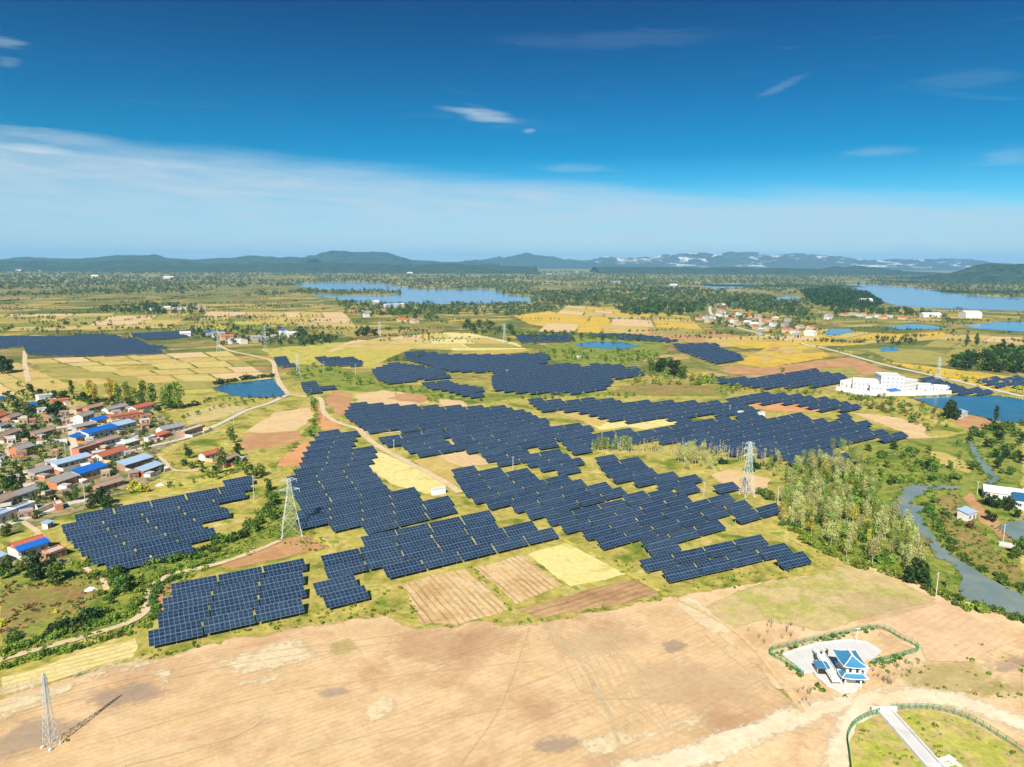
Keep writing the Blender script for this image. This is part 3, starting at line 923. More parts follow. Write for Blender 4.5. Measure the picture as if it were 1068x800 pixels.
# ------------------------------------------------------------------ hills on the horizon
def hill_mat(name, cols, rock=None):
    m, t, out = new_mat(name)
    tc = N(t, 'ShaderNodeTexCoord').outputs['Object']
    c = ramp(t, noise(t, tc, 0.004, 8, 0.7, 0.4), [(0.35, cols[0]), (0.52, cols[1]), (0.68, cols[2])])
    if rock:
        sp = N(t, 'ShaderNodeSeparateXYZ')
        L(t, tc, sp.inputs[0])
        n = noise(t, mapping(t, tc, scale=(0.0016, 0.0016, 0.006)), 1.0, 7, 0.62, 0.8)
        s = smooth(t, n, rock, rock + 0.05)
        c = mixc(t, mth(t, 'MULTIPLY', s, 0.95), c, (0.62, 0.61, 0.58))
    fine = noise(t, tc, 0.02, 8, 0.75)
    fv = mth(t, 'MAXIMUM', mth(t, 'ADD', mth(t, 'MULTIPLY', fine, 5.0), -1.6), 0.2)
    cb = N(t, 'ShaderNodeCombineXYZ')
    for i in range(3): L(t, fv, cb.inputs[i])
    c = mixc(t, 1.0, c, cb.outputs[0], 'MULTIPLY')
    b = pbsdf(t, 0.95, 0.1)
    L(t, c, b.inputs['Base Color'])
    bp = N(t, 'ShaderNodeBump')
    bp.inputs['Strength'].default_value = 1.0
    bp.inputs['Distance'].default_value = 40
    L(t, noise(t, tc, 0.006, 6, 0.65), bp.inputs['Height'])
    L(t, bp.outputs[0], b.inputs['Normal'])
    L(t, b.outputs[0], out.inputs[0])
    return m


FORESTHILL = hill_mat('wooded_hill', [(0.02, 0.045, 0.02), (0.035, 0.065, 0.025), (0.06, 0.085, 0.035)])
QUARRYHILL = hill_mat('quarried_hill', [(0.03, 0.05, 0.03), (0.05, 0.07, 0.04), (0.09, 0.10, 0.07)], 0.545)


def ridge(name, prof, dist, depth, mat, rough=0.22, px_step=2.0, base=0.0):
    """a range of hills whose crest, seen from the camera, follows prof; really dist metres off and depth metres deep"""
    xs = np.arange(prof[0][0], prof[-1][0] + 0.1, px_step)
    ys = np.interp(xs, [p[0] for p in prof], [p[1] for p in prof])
    K = 15
    V, Fc = [], []
    for i, (x, y) in enumerate(zip(xs, ys)):
        d = ray(x, y)
        k = dist / d.y
        crest = max(2.0, H + d.z * k - base)
        X = d.x * k
        for j in range(K):
            u = j / (K - 1) * 2 - 1
            s = (1 - abs(u)) ** 1.15
            s = s * s * (3 - 2 * s) * 0.55 + s * 0.45
            Y = dist + u * depth
            q = Vector((X / 420, Y / 420, 3.3))
            n = mnoise.fractal(q, 0.9, 2.1, 5)
            z = base + crest * s * (1 + rough * n * (2.2 if abs(u) > 0.01 else 0.5)) - (4 if abs(u) > 0.99 else 0)
            V.append((X * (1 + u * 0.02), Y, z))
    for i in range(len(xs) - 1):
        for j in range(K - 1):
            a = i * K + j
            Fc.append((a, a + K, a + K + 1, a + 1))
    me = bpy.data.meshes.new(name)
    me.from_pydata(V, [], Fc)
    me.polygons.foreach_set('use_smooth', [True] * len(Fc))
    me.materials.append(mat)
    me.update()
    return tag(link(name, me), kind='structure')


ridge('mountains', [(560, 276), (600, 272), (630, 269.5), (660, 268.5), (690, 269), (702, 267), (714, 263.5), (735, 264), (745, 266), (760, 263.5), (790, 263.5), (805, 266.5), (830, 265.5), (850, 264.5), (880, 268),
                    (905, 271.5), (935, 271), (965, 271.5), (985, 270), (1012, 270), (1030, 273), (1050, 277), (1080, 278)], 17000, 2600, QUARRYHILL)
ridge('hills', [(470, 274), (500, 271), (525, 268), (548, 264.5), (570, 267), (590, 270.5), (610, 273), (640, 274.5)], 16000, 2500, FORESTHILL)
ridge('hills', [(290, 271), (312, 270), (330, 266.5), (345, 262.5), (365, 261.5), (385, 263), (402, 264.5), (418, 268.5), (432, 271), (455, 272.5), (480, 273), (520, 275)], 12500, 2000, FORESTHILL)
ridge('hills', [(-40, 270), (0, 270), (22, 268), (45, 269), (90, 269.5), (112, 267), (137, 265), (155, 267), (180, 270), (215, 270.5), (245, 268), (270, 267), (300, 268.5), (330, 270)], 11000, 1500, FORESTHILL)
ridge('hills', [(-40, 274), (0, 272.5), (40, 273), (90, 273), (140, 270.5), (180, 272.5), (215, 275), (260, 275), (330, 274), (380, 275), (440, 276), (470, 275), (520, 277), (560, 278.5)], 8200, 1100, FORESTHILL)
ridge('hills', [(620, 279), (680, 278), (740, 279), (820, 279.5), (860, 281), (880, 279), (893, 277.5), (910, 280), (940, 283), (980, 284)], 8400, 900, FORESTHILL)
ridge('hills', [(940, 291), (975, 287), (1000, 283), (1022, 279), (1042, 276.5), (1062, 276), (1085, 275), (1140, 280)], 5600, 700, FORESTHILL)
ridge('hills', [(920, 299), (960, 297), (1010, 294), (1050, 290), (1090, 289), (1140, 290)], 4700, 450, FORESTHILL)
ridge('hills', [(735, 301), (770, 299), (800, 297), (840, 296), (870, 298), (892, 302)], 3700, 250, FORESTHILL, px_step=3)
ridge('hills', [(982, 310), (1005, 306), (1040, 304), (1090, 302), (1140, 303)], 3000, 180, FORESTHILL, px_step=3)


# ------------------------------------------------------------------ solar tables
def pv_mat():
    m, t, out = new_mat('photovoltaic_glass')
    uv = N(t, 'ShaderNodeUVMap').outputs[0]
    sp = N(t, 'ShaderNodeSeparateXYZ')
    L(t, uv, sp.inputs[0])
    oi = N(t, 'ShaderNodeObjectInfo')

    def line(axis, n, w):
        f = mth(t, 'FRACT', mth(t, 'MULTIPLY', sp.outputs[axis], n))
        return mth(t, 'GREATER_THAN', mth(t, 'ABSOLUTE', mth(t, 'SUBTRACT', f, 0.5)), 0.5 - w)
    fr = mth(t, 'MAXIMUM', line(0, 10, 0.034), mth(t, 'MAXIMUM', line(1, 4, 0.026), mth(t, 'MULTIPLY', line(1, 2, 0.03), 1.0)))
    # each module a slightly different blue
    wn = N(t, 'ShaderNodeTexWhiteNoise', noise_dimensions='3D')
    cb = N(t, 'ShaderNodeCombineXYZ')
    L(t, mth(t, 'FLOOR', mth(t, 'MULTIPLY', sp.outputs[0], 10)), cb.inputs[0])
    L(t, mth(t, 'FLOOR', mth(t, 'MULTIPLY', sp.outputs[1], 4)), cb.inputs[1])
    L(t, mth(t, 'MULTIPLY', oi.outputs['Random'], 91), cb.inputs[2])
    L(t, cb.outputs[0], wn.inputs['Vector'])
    cell = ramp(t, wn.outputs['Value'], [(0.0, (0.003, 0.013, 0.034)), (0.6, (0.005, 0.019, 0.046)), (1.0, (0.009, 0.030, 0.066))])
    cell = mixc(t, mth(t, 'MULTIPLY', oi.outputs['Random'], 0.16), cell, (0.05, 0.085, 0.12))
    fine = mth(t, 'MULTIPLY', mth(t, 'MAXIMUM', line(0, 60, 0.06), line(1, 40, 0.05)), 0.10)
    dust = noise(t, mapping(t, N(t, 'ShaderNodeTexCoord').outputs['Object'], scale=(0.25, 0.5, 0.5)), 1.0, 6, 0.7)
    cell = mixc(t, mth(t, 'MULTIPLY', smooth(t, dust, 0.42, 0.75), mth(t, 'ADD', mth(t, 'MULTIPLY', oi.outputs['Random'], 0.05), 0.01)), cell, (0.30, 0.28, 0.24))
    c = mixc(t, fine, cell, (0.25, 0.3, 0.38))
    c = mixc(t, mth(t, 'MULTIPLY', fr, 0.44), c, (0.29, 0.37, 0.45))
    b = pbsdf(t, 0.22, 0.5)
    b.inputs['Coat Weight'].default_value = 0.3
    L(t, mth(t, 'ADD', mth(t, 'MULTIPLY', fr, 0.25), 0.2), b.inputs['Roughness'])
    L(t, c, b.inputs['Base Color'])
    L(t, b.outputs[0], out.inputs[0])
    return m


PV = pv_mat()
TW, TS, TT, TLOW = 14.2, 5.7, R(25), 1.45     # table width, slope length, tilt, height of the low edge
TD = TS * math.cos(TT)
TTOP = TLOW + TS * math.sin(TT)
PITCH_R, PITCH_T = 10.3, 14.75


def mb_panel():
    mb = MB()
    n = Vector((0, -math.sin(TT), math.cos(TT))) * 0.05
    a = [Vector((0, 0, TLOW)), Vector((TW, 0, TLOW)), Vector((TW, TD, TTOP)), Vector((0, TD, TTOP))]
    u = [p + n for p in a]
    mb.face(u, 0, [(0, 0), (1, 0), (1, 1), (0, 1)])
    mb.face(a[::-1], 1)
    for i in range(4):
        j = (i + 1) % 4
        mb.face([a[i], a[j], u[j], u[i]], 2)
    return mb


def mb_frame():
    mb = MB()
    for f in (0.12, 0.38, 0.62, 0.88):
        y, z = TD * f, TLOW + (TTOP - TLOW) * f - 0.07
        mb.beam((0.1, y, z), (TW - 0.1, y, z), 0.05)
    for x in (1.4, TW / 2, TW - 1.4):
        mb.beam((x, 0.25, TLOW + 0.12 - 0.16), (x, TD - 0.25, TTOP - 0.12 - 0.16), 0.06)
        mb.beam((x, TD * 0.8, 1.2), (x, TD * 0.5, TLOW + (TTOP - TLOW) * 0.5 - 0.2), 0.04)
    return mb


def mb_post(x, back):
    y = TD * (0.8 if back else 0.2)
    z = TLOW + (TTOP - TLOW) * (0.8 if back else 0.2) - 0.2
    return MB().beam((x, y, -0.6), (x, y, z), 0.10, 0.09, 6)


BACKSHEET = plain_mat('module_underside', (0.16, 0.17, 0.18), 0.6)
FRAMEEDGE = plain_mat('module_frame_edge', (0.12, 0.14, 0.17), 0.4)
PANEL_ME = mb_panel().mesh('module_panel', [PV, BACKSHEET, FRAMEEDGE])
FRAME_ME = mb_frame().mesh('mounting_frame', ALU)
POST_ME = [mb_post(x, b).mesh('post', ALU) for x in (1.4, TW / 2, TW - 1.4) for b in (0, 1)]


def merged_table():
    mb = mb_panel()
    for o in [mb_frame()] + [mb_post(x, b) for x in (1.4, TW - 1.4) for b in (0, 1)]:
        k = len(mb.v)
        mb.v += o.v
        mb.f += [tuple(i + k for i in f) for f in o.f]
        mb.mi += [3] * len(o.f)
    return mb.mesh('solar_table', [PV, BACKSHEET, FRAMEEDGE, ALU])


TABLE_ME = merged_table()

# outlines of the blocks of tables; rows run along the given direction
BLOCKS = [
    ('beside the village', 42, [(70, 549), (85, 540), (120, 531), (150, 523), (195, 515), (236, 508), (240, 502), (262, 500), (262, 508), (246, 523), (243, 540), (236, 552), (222, 560), (210, 568), (178, 578), (150, 588), (118, 590), (96, 578), (80, 564)]),
    ('above the bare field', 32, [(158, 658), (172, 647), (175, 635), (194, 605), (245, 594), (318, 578), (336, 599), (318, 606), (317, 614), (312, 633), (250, 650), (170, 669)]),
    ('above the striped stubble', 35, [(341, 580), (358, 573), (395, 560), (517, 533), (524, 543), (514, 550), (551, 543), (579, 557), (552, 567), (480, 583), (413, 603), (404, 590), (392, 591), (390, 601), (409, 617), (350, 633), (332, 608), (350, 603)]),
    ('right of the lattice pylon', 36, [(337, 452), (366, 448), (384, 463), (378, 465), (393, 470), (396, 475), (378, 483), (393, 499), (410, 508), (428, 512), (450, 520), (477, 512), (498, 523), (493, 526), (440, 541), (362, 556), (348, 546), (330, 550), (318, 549), (313, 544), (319, 530), (305, 502), (316, 488), (322, 472), (328, 462)]),
    ('behind the white cabin', 38, [(369, 422), (379, 420), (400, 421), (440, 422), (470, 424), (505, 425), (540, 425), (554, 428), (577, 439), (575, 443), (530, 449), (500, 449), (475, 449), (430, 448), (386, 449), (362, 433)]),
    ('behind the long path', 38, [(396, 456), (440, 449), (467, 449), (482, 467), (450, 473), (433, 473), (424, 465), (408, 464)]),
    ('between the two cabins', 38, [(468, 450), (520, 444), (566, 442), (577, 449), (561, 457), (562, 463), (538, 468), (490, 470), (478, 462)]),
    ('behind the row of bare poplars', 37, [(577, 446), (608, 441), (627, 451), (660, 447), (675, 450), (720, 442), (750, 435), (781, 436), (832, 430), (858, 438), (880, 432), (918, 446), (947, 454), (921, 459), (906, 455), (875, 464), (898, 489), (886, 493), (850, 480), (824, 482), (800, 474), (757, 472), (720, 463), (690, 460), (660, 463), (618, 464), (612, 474), (598, 470), (586, 458), (570, 468), (562, 463), (563, 456)]),
    ('behind the yellow strip', 37, [(552, 417), (580, 416), (620, 416), (680, 419), (720, 419), (752, 419), (775, 422), (798, 430), (795, 433), (775, 434), (757, 432), (735, 433), (715, 440), (704, 439), (695, 435), (665, 439), (640, 438), (615, 431), (600, 428), (580, 427), (566, 427)]),
    ('on the orange patch', 37, [(760, 417), (800, 410), (830, 410), (870, 415), (893, 421), (897, 425), (870, 429), (850, 426), (830, 420), (790, 420), (763, 421)]),
    ('behind the thin lamp pole', 36, [(505, 472), (520, 470), (557, 469), (590, 471), (612, 482), (626, 488), (610, 493), (587, 492), (575, 487), (563, 489), (547, 480), (525, 483), (507, 477)]),
    ('below the bare poplars', 36, [(625, 479), (640, 477), (675, 476), (690, 482), (700, 495), (722, 496), (742, 506), (740, 510), (720, 512), (711, 513), (695, 507), (688, 507), (675, 504), (646, 502), (636, 494)]),
    ('in the middle of the farm', 35, [(476, 491), (508, 485), (517, 490), (540, 490), (558, 494), (573, 501), (590, 498), (603, 504), (618, 500), (630, 506), (655, 504), (675, 510), (676, 517), (620, 530), (558, 539), (546, 532), (536, 527), (512, 526), (500, 522), (490, 514), (480, 502)]),
    ('left of the birch grove', 30, [(575, 541), (590, 534), (650, 523), (693, 512), (722, 523), (750, 519), (782, 521), (793, 528), (808, 526), (811, 534), (770, 542), (705, 563), (688, 567), (640, 570), (618, 563), (613, 555), (598, 554), (583, 546)]),
    ('below the birch grove', 27, [(667, 576), (700, 567), (725, 575), (750, 568), (795, 554), (806, 562), (815, 561), (829, 572), (770, 590), (719, 609), (705, 601), (697, 598), (686, 598), (676, 588)]),
    ('beside the birch grove', 27, [(810, 581), (843, 569), (854, 579), (822, 591)]),
    ('beside the tall pylon', 33, [(746, 506), (760, 501), (768, 508), (752, 513)]),
    ('below the straw fields', 38, [(424, 367), (440, 366), (463, 369), (530, 370), (571, 368), (575, 370), (572, 376), (562, 381), (607, 379), (640, 380), (673, 385), (672, 391), (645, 394), (631, 392), (640, 397), (630, 407), (600, 409), (545, 409), (517, 406), (515, 394), (520, 387), (490, 387), (470, 386), (425, 374)]),
    ('below the straw fields', 38, [(390, 386), (410, 379), (440, 380), (468, 387), (467, 393), (440, 395), (410, 399), (395, 395)]),
    ('below the straw fields', 38, [(440, 399), (470, 397), (505, 405), (507, 412), (490, 413), (470, 407), (450, 404)]),
    ('beyond the small pond', 38, [(615, 349), (650, 348), (690, 351), (708, 355), (700, 356), (650, 353)]),
    ('beyond the small pond', 38, [(703, 359), (745, 358), (776, 372), (770, 377), (745, 378), (725, 370), (710, 365)]),
    ('beyond the small pond', 38, [(538, 350), (575, 349), (597, 349), (596, 355), (545, 357)]),
    ('beside the white plant', 37, [(750, 393), (780, 394), (815, 391), (850, 385), (889, 393), (880, 400), (855, 402), (800, 404), (750, 398)]),
    ('beside the white plant', 37, [(957, 395), (970, 393), (1000, 401), (1034, 408), (1030, 411), (1000, 410), (984, 404)]),
    ('beside the dark wood', 37, [(1018, 396), (1040, 393), (1080, 393), (1080, 402), (1040, 403)]),
    ('on the plain beyond the village', 40, [(-20, 351), (60, 351), (110, 348), (140, 353), (150, 358), (174, 362), (166, 368), (110, 370), (60, 370), (30, 368), (26, 360), (-20, 366)]),
    ('on the plain beyond the village', 40, [(138, 348), (205, 345), (192, 351), (155, 354)]),
    ('beside the winding road', 38, [(288, 373), (306, 372), (306, 381), (291, 381)]),
    ('beside the winding road', 38, [(330, 373), (378, 373), (375, 381), (340, 380)]),
    ('beside the winding road', 38, [(317, 400), (332, 398), (349, 404), (321, 411)]),
]
ORD = 'first second third fourth fifth sixth seventh eighth ninth tenth eleventh twelfth thirteenth fourteenth fifteenth sixteenth seventeenth eighteenth nineteenth twentieth'.split()


def ordinal(i):
    if i < 20: return ORD[i]
    return '%d%s' % (i + 1, {1: 'st', 2: 'nd', 3: 'rd'}.get((i + 1) % 10, 'th'))


PLACED = []


def pack(pts, ang, yo, xo):
    a = R(ang)
    ex, ey = Vector((math.cos(a), math.sin(a), 0)), Vector((-math.sin(a), math.cos(a), 0))
    loc = [(p.dot(ex), p.dot(ey)) for p in pts]
    x0, x1 = min(p[0] for p in loc), max(p[0] for p in loc)
    y0, y1 = min(p[1] for p in loc), max(p[1] for p in loc)
    inside = lambda x, y: inpoly(x + TW * .5, y + TD * .25, loc) and inpoly(x + TW * .5, y + TD * .75, loc) and inpoly(x + TW * 0.2, y + TD / 2, loc) and inpoly(x + TW * 0.8, y + TD / 2, loc)
    rows, n, y = [], 0, y0 - TD / 2 + yo
    while y < y1:
        row, x = [], x0 - 3 + xo
        while x < x1:
            if inside(x, y):
                row.append(x)
                x += PITCH_T
            else:
                x += 1.0
        if row: rows.append((y, row))
        n += len(row)
        y += PITCH_R
    return n, rows, a, ex, ey


for bi, (where, ang, poly) in enumerate(BLOCKS):
    pts = [G(p[0], p[1], 2.6) for p in poly]
    best = None
    for da in (-3, -1.5, 0, 1.5, 3):
        for yo in np.arange(0, PITCH_R, PITCH_R / 6):
            c = pack(pts, ang + da, yo, 0.0)
            if best is None or c[0] > best[0]: best = c
    n, rows, a, ex, ey = best
    for ri, (y, row) in enumerate(rows):
        for ci, x in enumerate(row):
            if rng.random() < 0.005 and len(row) > 3: continue
            o = ex * x + ey * y
            o.z = 0.35 * mnoise.noise(Vector((o.x / 45, o.y / 45, 5.5)))
            PLACED.append(dict(loc=o, rot=a + R(rng.normal(0, 0.6)), where=where, bi=bi, ri=ri, ci=ci, nr=len(rows), nc=len(row), d=(o - Vector((0, 0, H))).length))
PLACED.sort(key=lambda p: p['d'])
print('tables', len(PLACED))
cnt_lab = {}
for i, p in enumerate(PLACED[:300]):
    lab = f"{ordinal(p['ci'])} solar table from left, {ordinal(p['ri'])} row from front, block {p['where']}"
    grp = 'solar tables of the block ' + p['where']
    if i < 130:
        r = empty('solar_table', p['loc'], p['rot'], lab, 'solar table', grp)
        r.rotation_euler.x = R(rng.normal(0, 0.7))
        link('module_panel', PANEL_ME, r)
        link('mounting_frame', FRAME_ME, r)
        for me in POST_ME: link('post', me, r)
    else:
        r = tag(link('solar_table', TABLE_ME), lab, 'solar table', grp)
        r.location, r.rotation_euler = p['loc'], (R(rng.normal(0, 0.7)), 0, p['rot'])


def far_tables(rest):
    src = mb_panel()
    k0 = len(src.f)
    for x in (1.4, TW - 1.4):
        for b in (0, 1):
            o = mb_post(x, b)
            k = len(src.v)
            src.v += o.v
            src.f += [tuple(i + k for i in f) for f in o.f]
            src.mi += [2] * len(o.f)
    B = np.array(src.v)
    V, Fc, mi, U = [], [], [], []
    uvq = [0, 0, 1, 0, 1, 1, 0, 1]
    for p in rest:
        c, s = math.cos(p['rot']), math.sin(p['rot'])
        k = len(V) * len(B)
        V.append(np.column_stack((B[:, 0] * c - B[:, 1] * s + p['loc'].x, B[:, 0] * s + B[:, 1] * c + p['loc'].y, B[:, 2] + p['loc'].z)))
        for fi, f in enumerate(src.f):
            Fc.append(tuple(i + k for i in f))
            mi.append(src.mi[fi])
            U += uvq if fi == 0 else [0] * (2 * len(f))
    me = bpy.data.meshes.new('solar_rows')
    me.from_pydata(np.concatenate(V).tolist(), [], Fc)
    for m in (PV, BACKSHEET, FRAMEEDGE): me.materials.append(m)
    me.polygons.foreach_set('material_index', mi)
    ul = me.uv_layers.new(name='UVMap')
    ul.data.foreach_set('uv', U)
    me.update()
    tag(link('distant_solar_tables', me), 'dark blue rows of solar tables receding across the far side of the farm', 'solar tables', kind='stuff')


far_tables(PLACED[300:])

# ------------------------------------------------------------------ houses
def wall_mat(name, c, var=0.12): return plain_mat(name, c, 0.85, 0.2, var=var, scale=0.5, stain=(tuple(x * 0.55 for x in c), 0.5))


WALL = {'white': wall_mat('white_plaster', C(236, 232, 226)), 'brick': wall_mat('orange_brick', C(214, 142, 102)), 'tan': wall_mat('tan_plaster', C(222, 196, 156)),
        'brown': wall_mat('brown_brick', C(190, 150, 124)), 'grey': wall_mat('grey_render', C(188, 184, 178)), 'red': wall_mat('red_brick', C(190, 112, 92))}
ROOF = {'blue': plain_mat('blue_sheet_roof', C(26, 108, 206), 0.45, 0.5, var=0.18, lines=(0, 0.9, C(60, 140, 226), 0.5), stain=(C(70, 120, 180), .5)), 'light_blue': plain_mat('pale_blue_sheet_roof', C(176, 200, 222), 0.5, 0.5, var=0.12, lines=(0, 0.9, C(190, 214, 236), 0.5)),
        'red': plain_mat('red_tile_roof', C(206, 116, 84), 0.8, 0.2, var=0.2, scale=1.2, lines=(0, 0.6, C(176, 100, 76), 0.5), stain=(C(160, 100, 80), .6)), 'grey': plain_mat('grey_tile_roof', C(168, 164, 160), 0.85, 0.2, var=0.2, scale=1.2, lines=(0, 0.6, C(134, 130, 128), 0.5), stain=(C(120, 116, 112), .6)),
        'brown': plain_mat('brown_tile_roof', C(180, 154, 134), 0.85, 0.2, var=0.22, scale=1.2, lines=(0, 0.6, C(148, 124, 106), 0.5), stain=(C(128, 112, 100), .6)), 'white': plain_mat('white_sheet_roof', C(232, 232, 230), 0.6, 0.3, var=0.08, lines=(0, 1.2, C(206, 208, 210), 0.5)),
        'concrete': plain_mat('concrete_roof', C(206, 198, 184), 0.85, 0.2, var=0.15), 'teal': plain_mat('teal_sheet_roof', C(30, 96, 140), 0.5, 0.4, var=0.12, lines=(0, 0.9, C(60, 124, 160), 0.5)),
        'tealblue': plain_mat('glazed_blue_tile', C(74, 148, 186), 0.35, 0.5, var=0.12, scale=2, lines=(0, 0.45, C(48, 110, 150), 0.7))}
GLASS = plain_mat('dark_window_glass', (0.03, 0.045, 0.06), 0.12, 0.6, var=0.2)
FRAMEW = plain_mat('window_frame', C(222, 222, 220), 0.6)
GLASSL = plain_mat('pale_window_glass', (0.22, 0.27, 0.32), 0.15, 0.6, var=0.2)
DOORM = plain_mat('door_paint', (0.16, 0.09, 0.07), 0.6, var=0.2)
OPENSHADE = plain_mat('opening_shade', (0.02, 0.02, 0.022), 0.9)  # near-black colour standing in for shade inside an open front


FOOT = []


def add_window(root, x, z, w, h, y=0.0, pane=None):
    mb = MB()
    for x0, x1, z0, z1 in ((x - w / 2 - .08, x + w / 2 + .08, z - h / 2 - .08, z - h / 2), (x - w / 2 - .08, x + w / 2 + .08, z + h / 2, z + h / 2 + .08),
                           (x - w / 2 - .08, x - w / 2, z - h / 2, z + h / 2), (x + w / 2, x + w / 2 + .08, z - h / 2, z + h / 2), (x - .03, x + .03, z - h / 2, z + h / 2)):
        mb.box(x0, x1, y - 0.07, y + 0.06, z0, z1)
    f = mb.build('window', FRAMEW, root)
    MB().box(x - w / 2, x + w / 2, y - 0.03, y + 0.05, z - h / 2, z + h / 2).build('pane', pane or GLASS, f)


def house(name, A, B, depth, eave, wall, roof, style, label, cat='house', storeys=1, group=None, detail=True, rise=None, front_sheet=None, gable_wall=None, yard=False):
    if isinstance(A, tuple): A, B = G(*A), G(*B)
    w = (B - A).length
    root = empty(name, A, math.atan2(B.y - A.y, B.x - A.x), label, cat, group)
    dn = (B - A).normalized()
    for f in (.2, .5, .8):
        fc = A + (B - A) * f + Vector((-dn.y, dn.x, 0)) * depth * .5
        FOOT.append((fc.x, fc.y, depth * .5 + 1.2))
    wm, rm = WALL[wall], ROOF[roof]
    rise = rise if rise is not None else depth * 0.24
    mb = MB().box(0, w, 0, depth, -0.4, eave)
    ym = depth / 2
    if style == 'gable':
        for x in (0.0, w):
            t = [(x, 0, eave), (x, depth, eave), (x, ym, eave + rise)]
            mb.face(t if x else t[::-1], 1 if gable_wall else 0)
    mb.build('wall', [wm, WALL[gable_wall] if gable_wall else wm], root)
    oh, th = 0.4, 0.14
    rb = MB()
    if style == 'gable':
        s = rise / ym
        for sgn in (0, 1):
            y0, y1 = (-oh, ym) if not sgn else (ym, depth + oh)
            z0, z1 = (eave - oh * s, eave + rise) if not sgn else (eave + rise, eave - oh * s)
            z0 += .03; z1 += .03
            rb.hexa([(-oh, y0, z0), (w + oh, y0, z0), (w + oh, y1, z1), (-oh, y1, z1), (-oh, y0, z0 + th), (w + oh, y0, z0 + th), (w + oh, y1, z1 + th), (-oh, y1, z1 + th)])
        rb.box(-oh, w + oh, ym - .16, ym + .16, eave + rise + th * .8, eave + rise + th + .14)
    elif style == 'mono':
        rb.hexa([(-oh, -oh, eave + .05), (w + oh, -oh, eave + .05), (w + oh, depth + oh, eave + rise), (-oh, depth + oh, eave + rise),
                 (-oh, -oh, eave + .05 + th), (w + oh, -oh, eave + .05 + th), (w + oh, depth + oh, eave + rise + th), (-oh, depth + oh, eave + rise + th)])
        root_w = MB()
        for x in (0.0, w):
            t = [(x, 0, eave), (x, depth, eave), (x, depth, eave + rise)]
            root_w.face(t if x else t[::-1])
        root_w.face([(w, depth, eave), (0, depth, eave), (0, depth, eave + rise), (w, depth, eave + rise)])
        root_w.build('gable_wall', wm, root)
    elif style == 'hip':
        k = min(ym, w / 2 - .3)
        e = eave + .02
        b4 = [(-oh, -oh, e), (w + oh, -oh, e), (w + oh, depth + oh, e), (-oh, depth + oh, e)]
        r0, r1 = (k, ym, e + rise), (w - k, ym, e + rise)
        rb.face(b4[::-1]); rb.face([b4[0], b4[1], r1, r0]); rb.face([b4[1], b4[2], r1]); rb.face([b4[2], b4[3], r0, r1]); rb.face([b4[3], b4[0], r0])
    else:
        rb.box(-.15, w + .15, -.15, depth + .15, eave + .003, eave + .18)
    rf = rb.build('roof', rm, root)
    if style == 'flat' and detail:
        pb = MB()
        for x0, x1, y0, y1 in ((-.15, w + .15, -.15, .05), (-.15, w + .15, depth - .05, depth + .15), (-.15, .05, .053, depth - .053), (w - .05, w + .15, .053, depth - .053)):
            pb.box(x0, x1, y0, y1, eave + .183, eave + .75)
        pb.build('parapet', wm, rf)
    if front_sheet:
        s = rise / ym
        MB().hexa([(-.2, -.9, eave - .9 * s + .22), (w + .5, -.9, eave - .9 * s + .22), (w + .5, ym * .5, eave + rise * .5 + .22), (-.2, ym * .5, eave + rise * .5 + .22),
                   (-.2, -.9, eave - .9 * s + .32), (w + .5, -.9, eave - .9 * s + .32), (w + .5, ym * .5, eave + rise * .5 + .32), (-.2, ym * .5, eave + rise * .5 + .32)]).build('roof_sheet', ROOF[front_sheet], root)
    if detail:
        hgt = eave / storeys
        for st in range(storeys):
            nw = max(2, int(w / 3.2))
            for i in range(nw):
                x = w * (i + .5) / nw
                if st == 0 and i == nw // 2:
                    MB().box(x - .55, x + .55, -.06, .05, 0, 2.15).build('door', DOORM, root)
                else:
                    add_window(root, x, st * hgt + hgt * .52, 1.5, 1.35, pane=GLASSL if name == 'plant_building' else GLASS)
        if yard and w > 7:
            yd = rng.uniform(4.0, 7.0)
            ym_ = WALL[rng.choice(['white', 'brick', 'grey', 'tan'])]
            g0 = w * rng.uniform(.35, .6)
            for x0, x1, y0, y1 in ((0, .25, -yd, -.003), (w - .25, w, -yd, -.003), (.253, g0, -yd, -yd + .25), (g0 + 2.2, w - .253, -yd, -yd + .25)):
                MB().box(x0, x1, y0, y1, -.3, 1.9).build('yard_wall', ym_, root)
            if rng.random() < .75:
                sw = rng.uniform(2.6, 3.6)
                x0 = .26 if rng.random() < .5 else w - sw - .26
                sb = MB().box(x0, x0 + sw, -yd + .26, -yd * .12, -.3, 2.4).build('side_room', WALL[rng.choice(['white', 'brick', 'brown', 'tan'])], root)
                MB().box(x0 - .15, x0 + sw + .15, -yd + .1, -yd * .12 + .15, 2.403, 2.55).build('flat_roof', ROOF[rng.choice(['concrete', 'grey', 'red', 'light_blue'])], sb)
        if style == 'gable' and w > 9:
            MB().box(w * .8, w * .8 + .5, ym + .3, ym + .8, eave + rise * .4, eave + rise + .7).build('chimney', wm, rf)
    return root


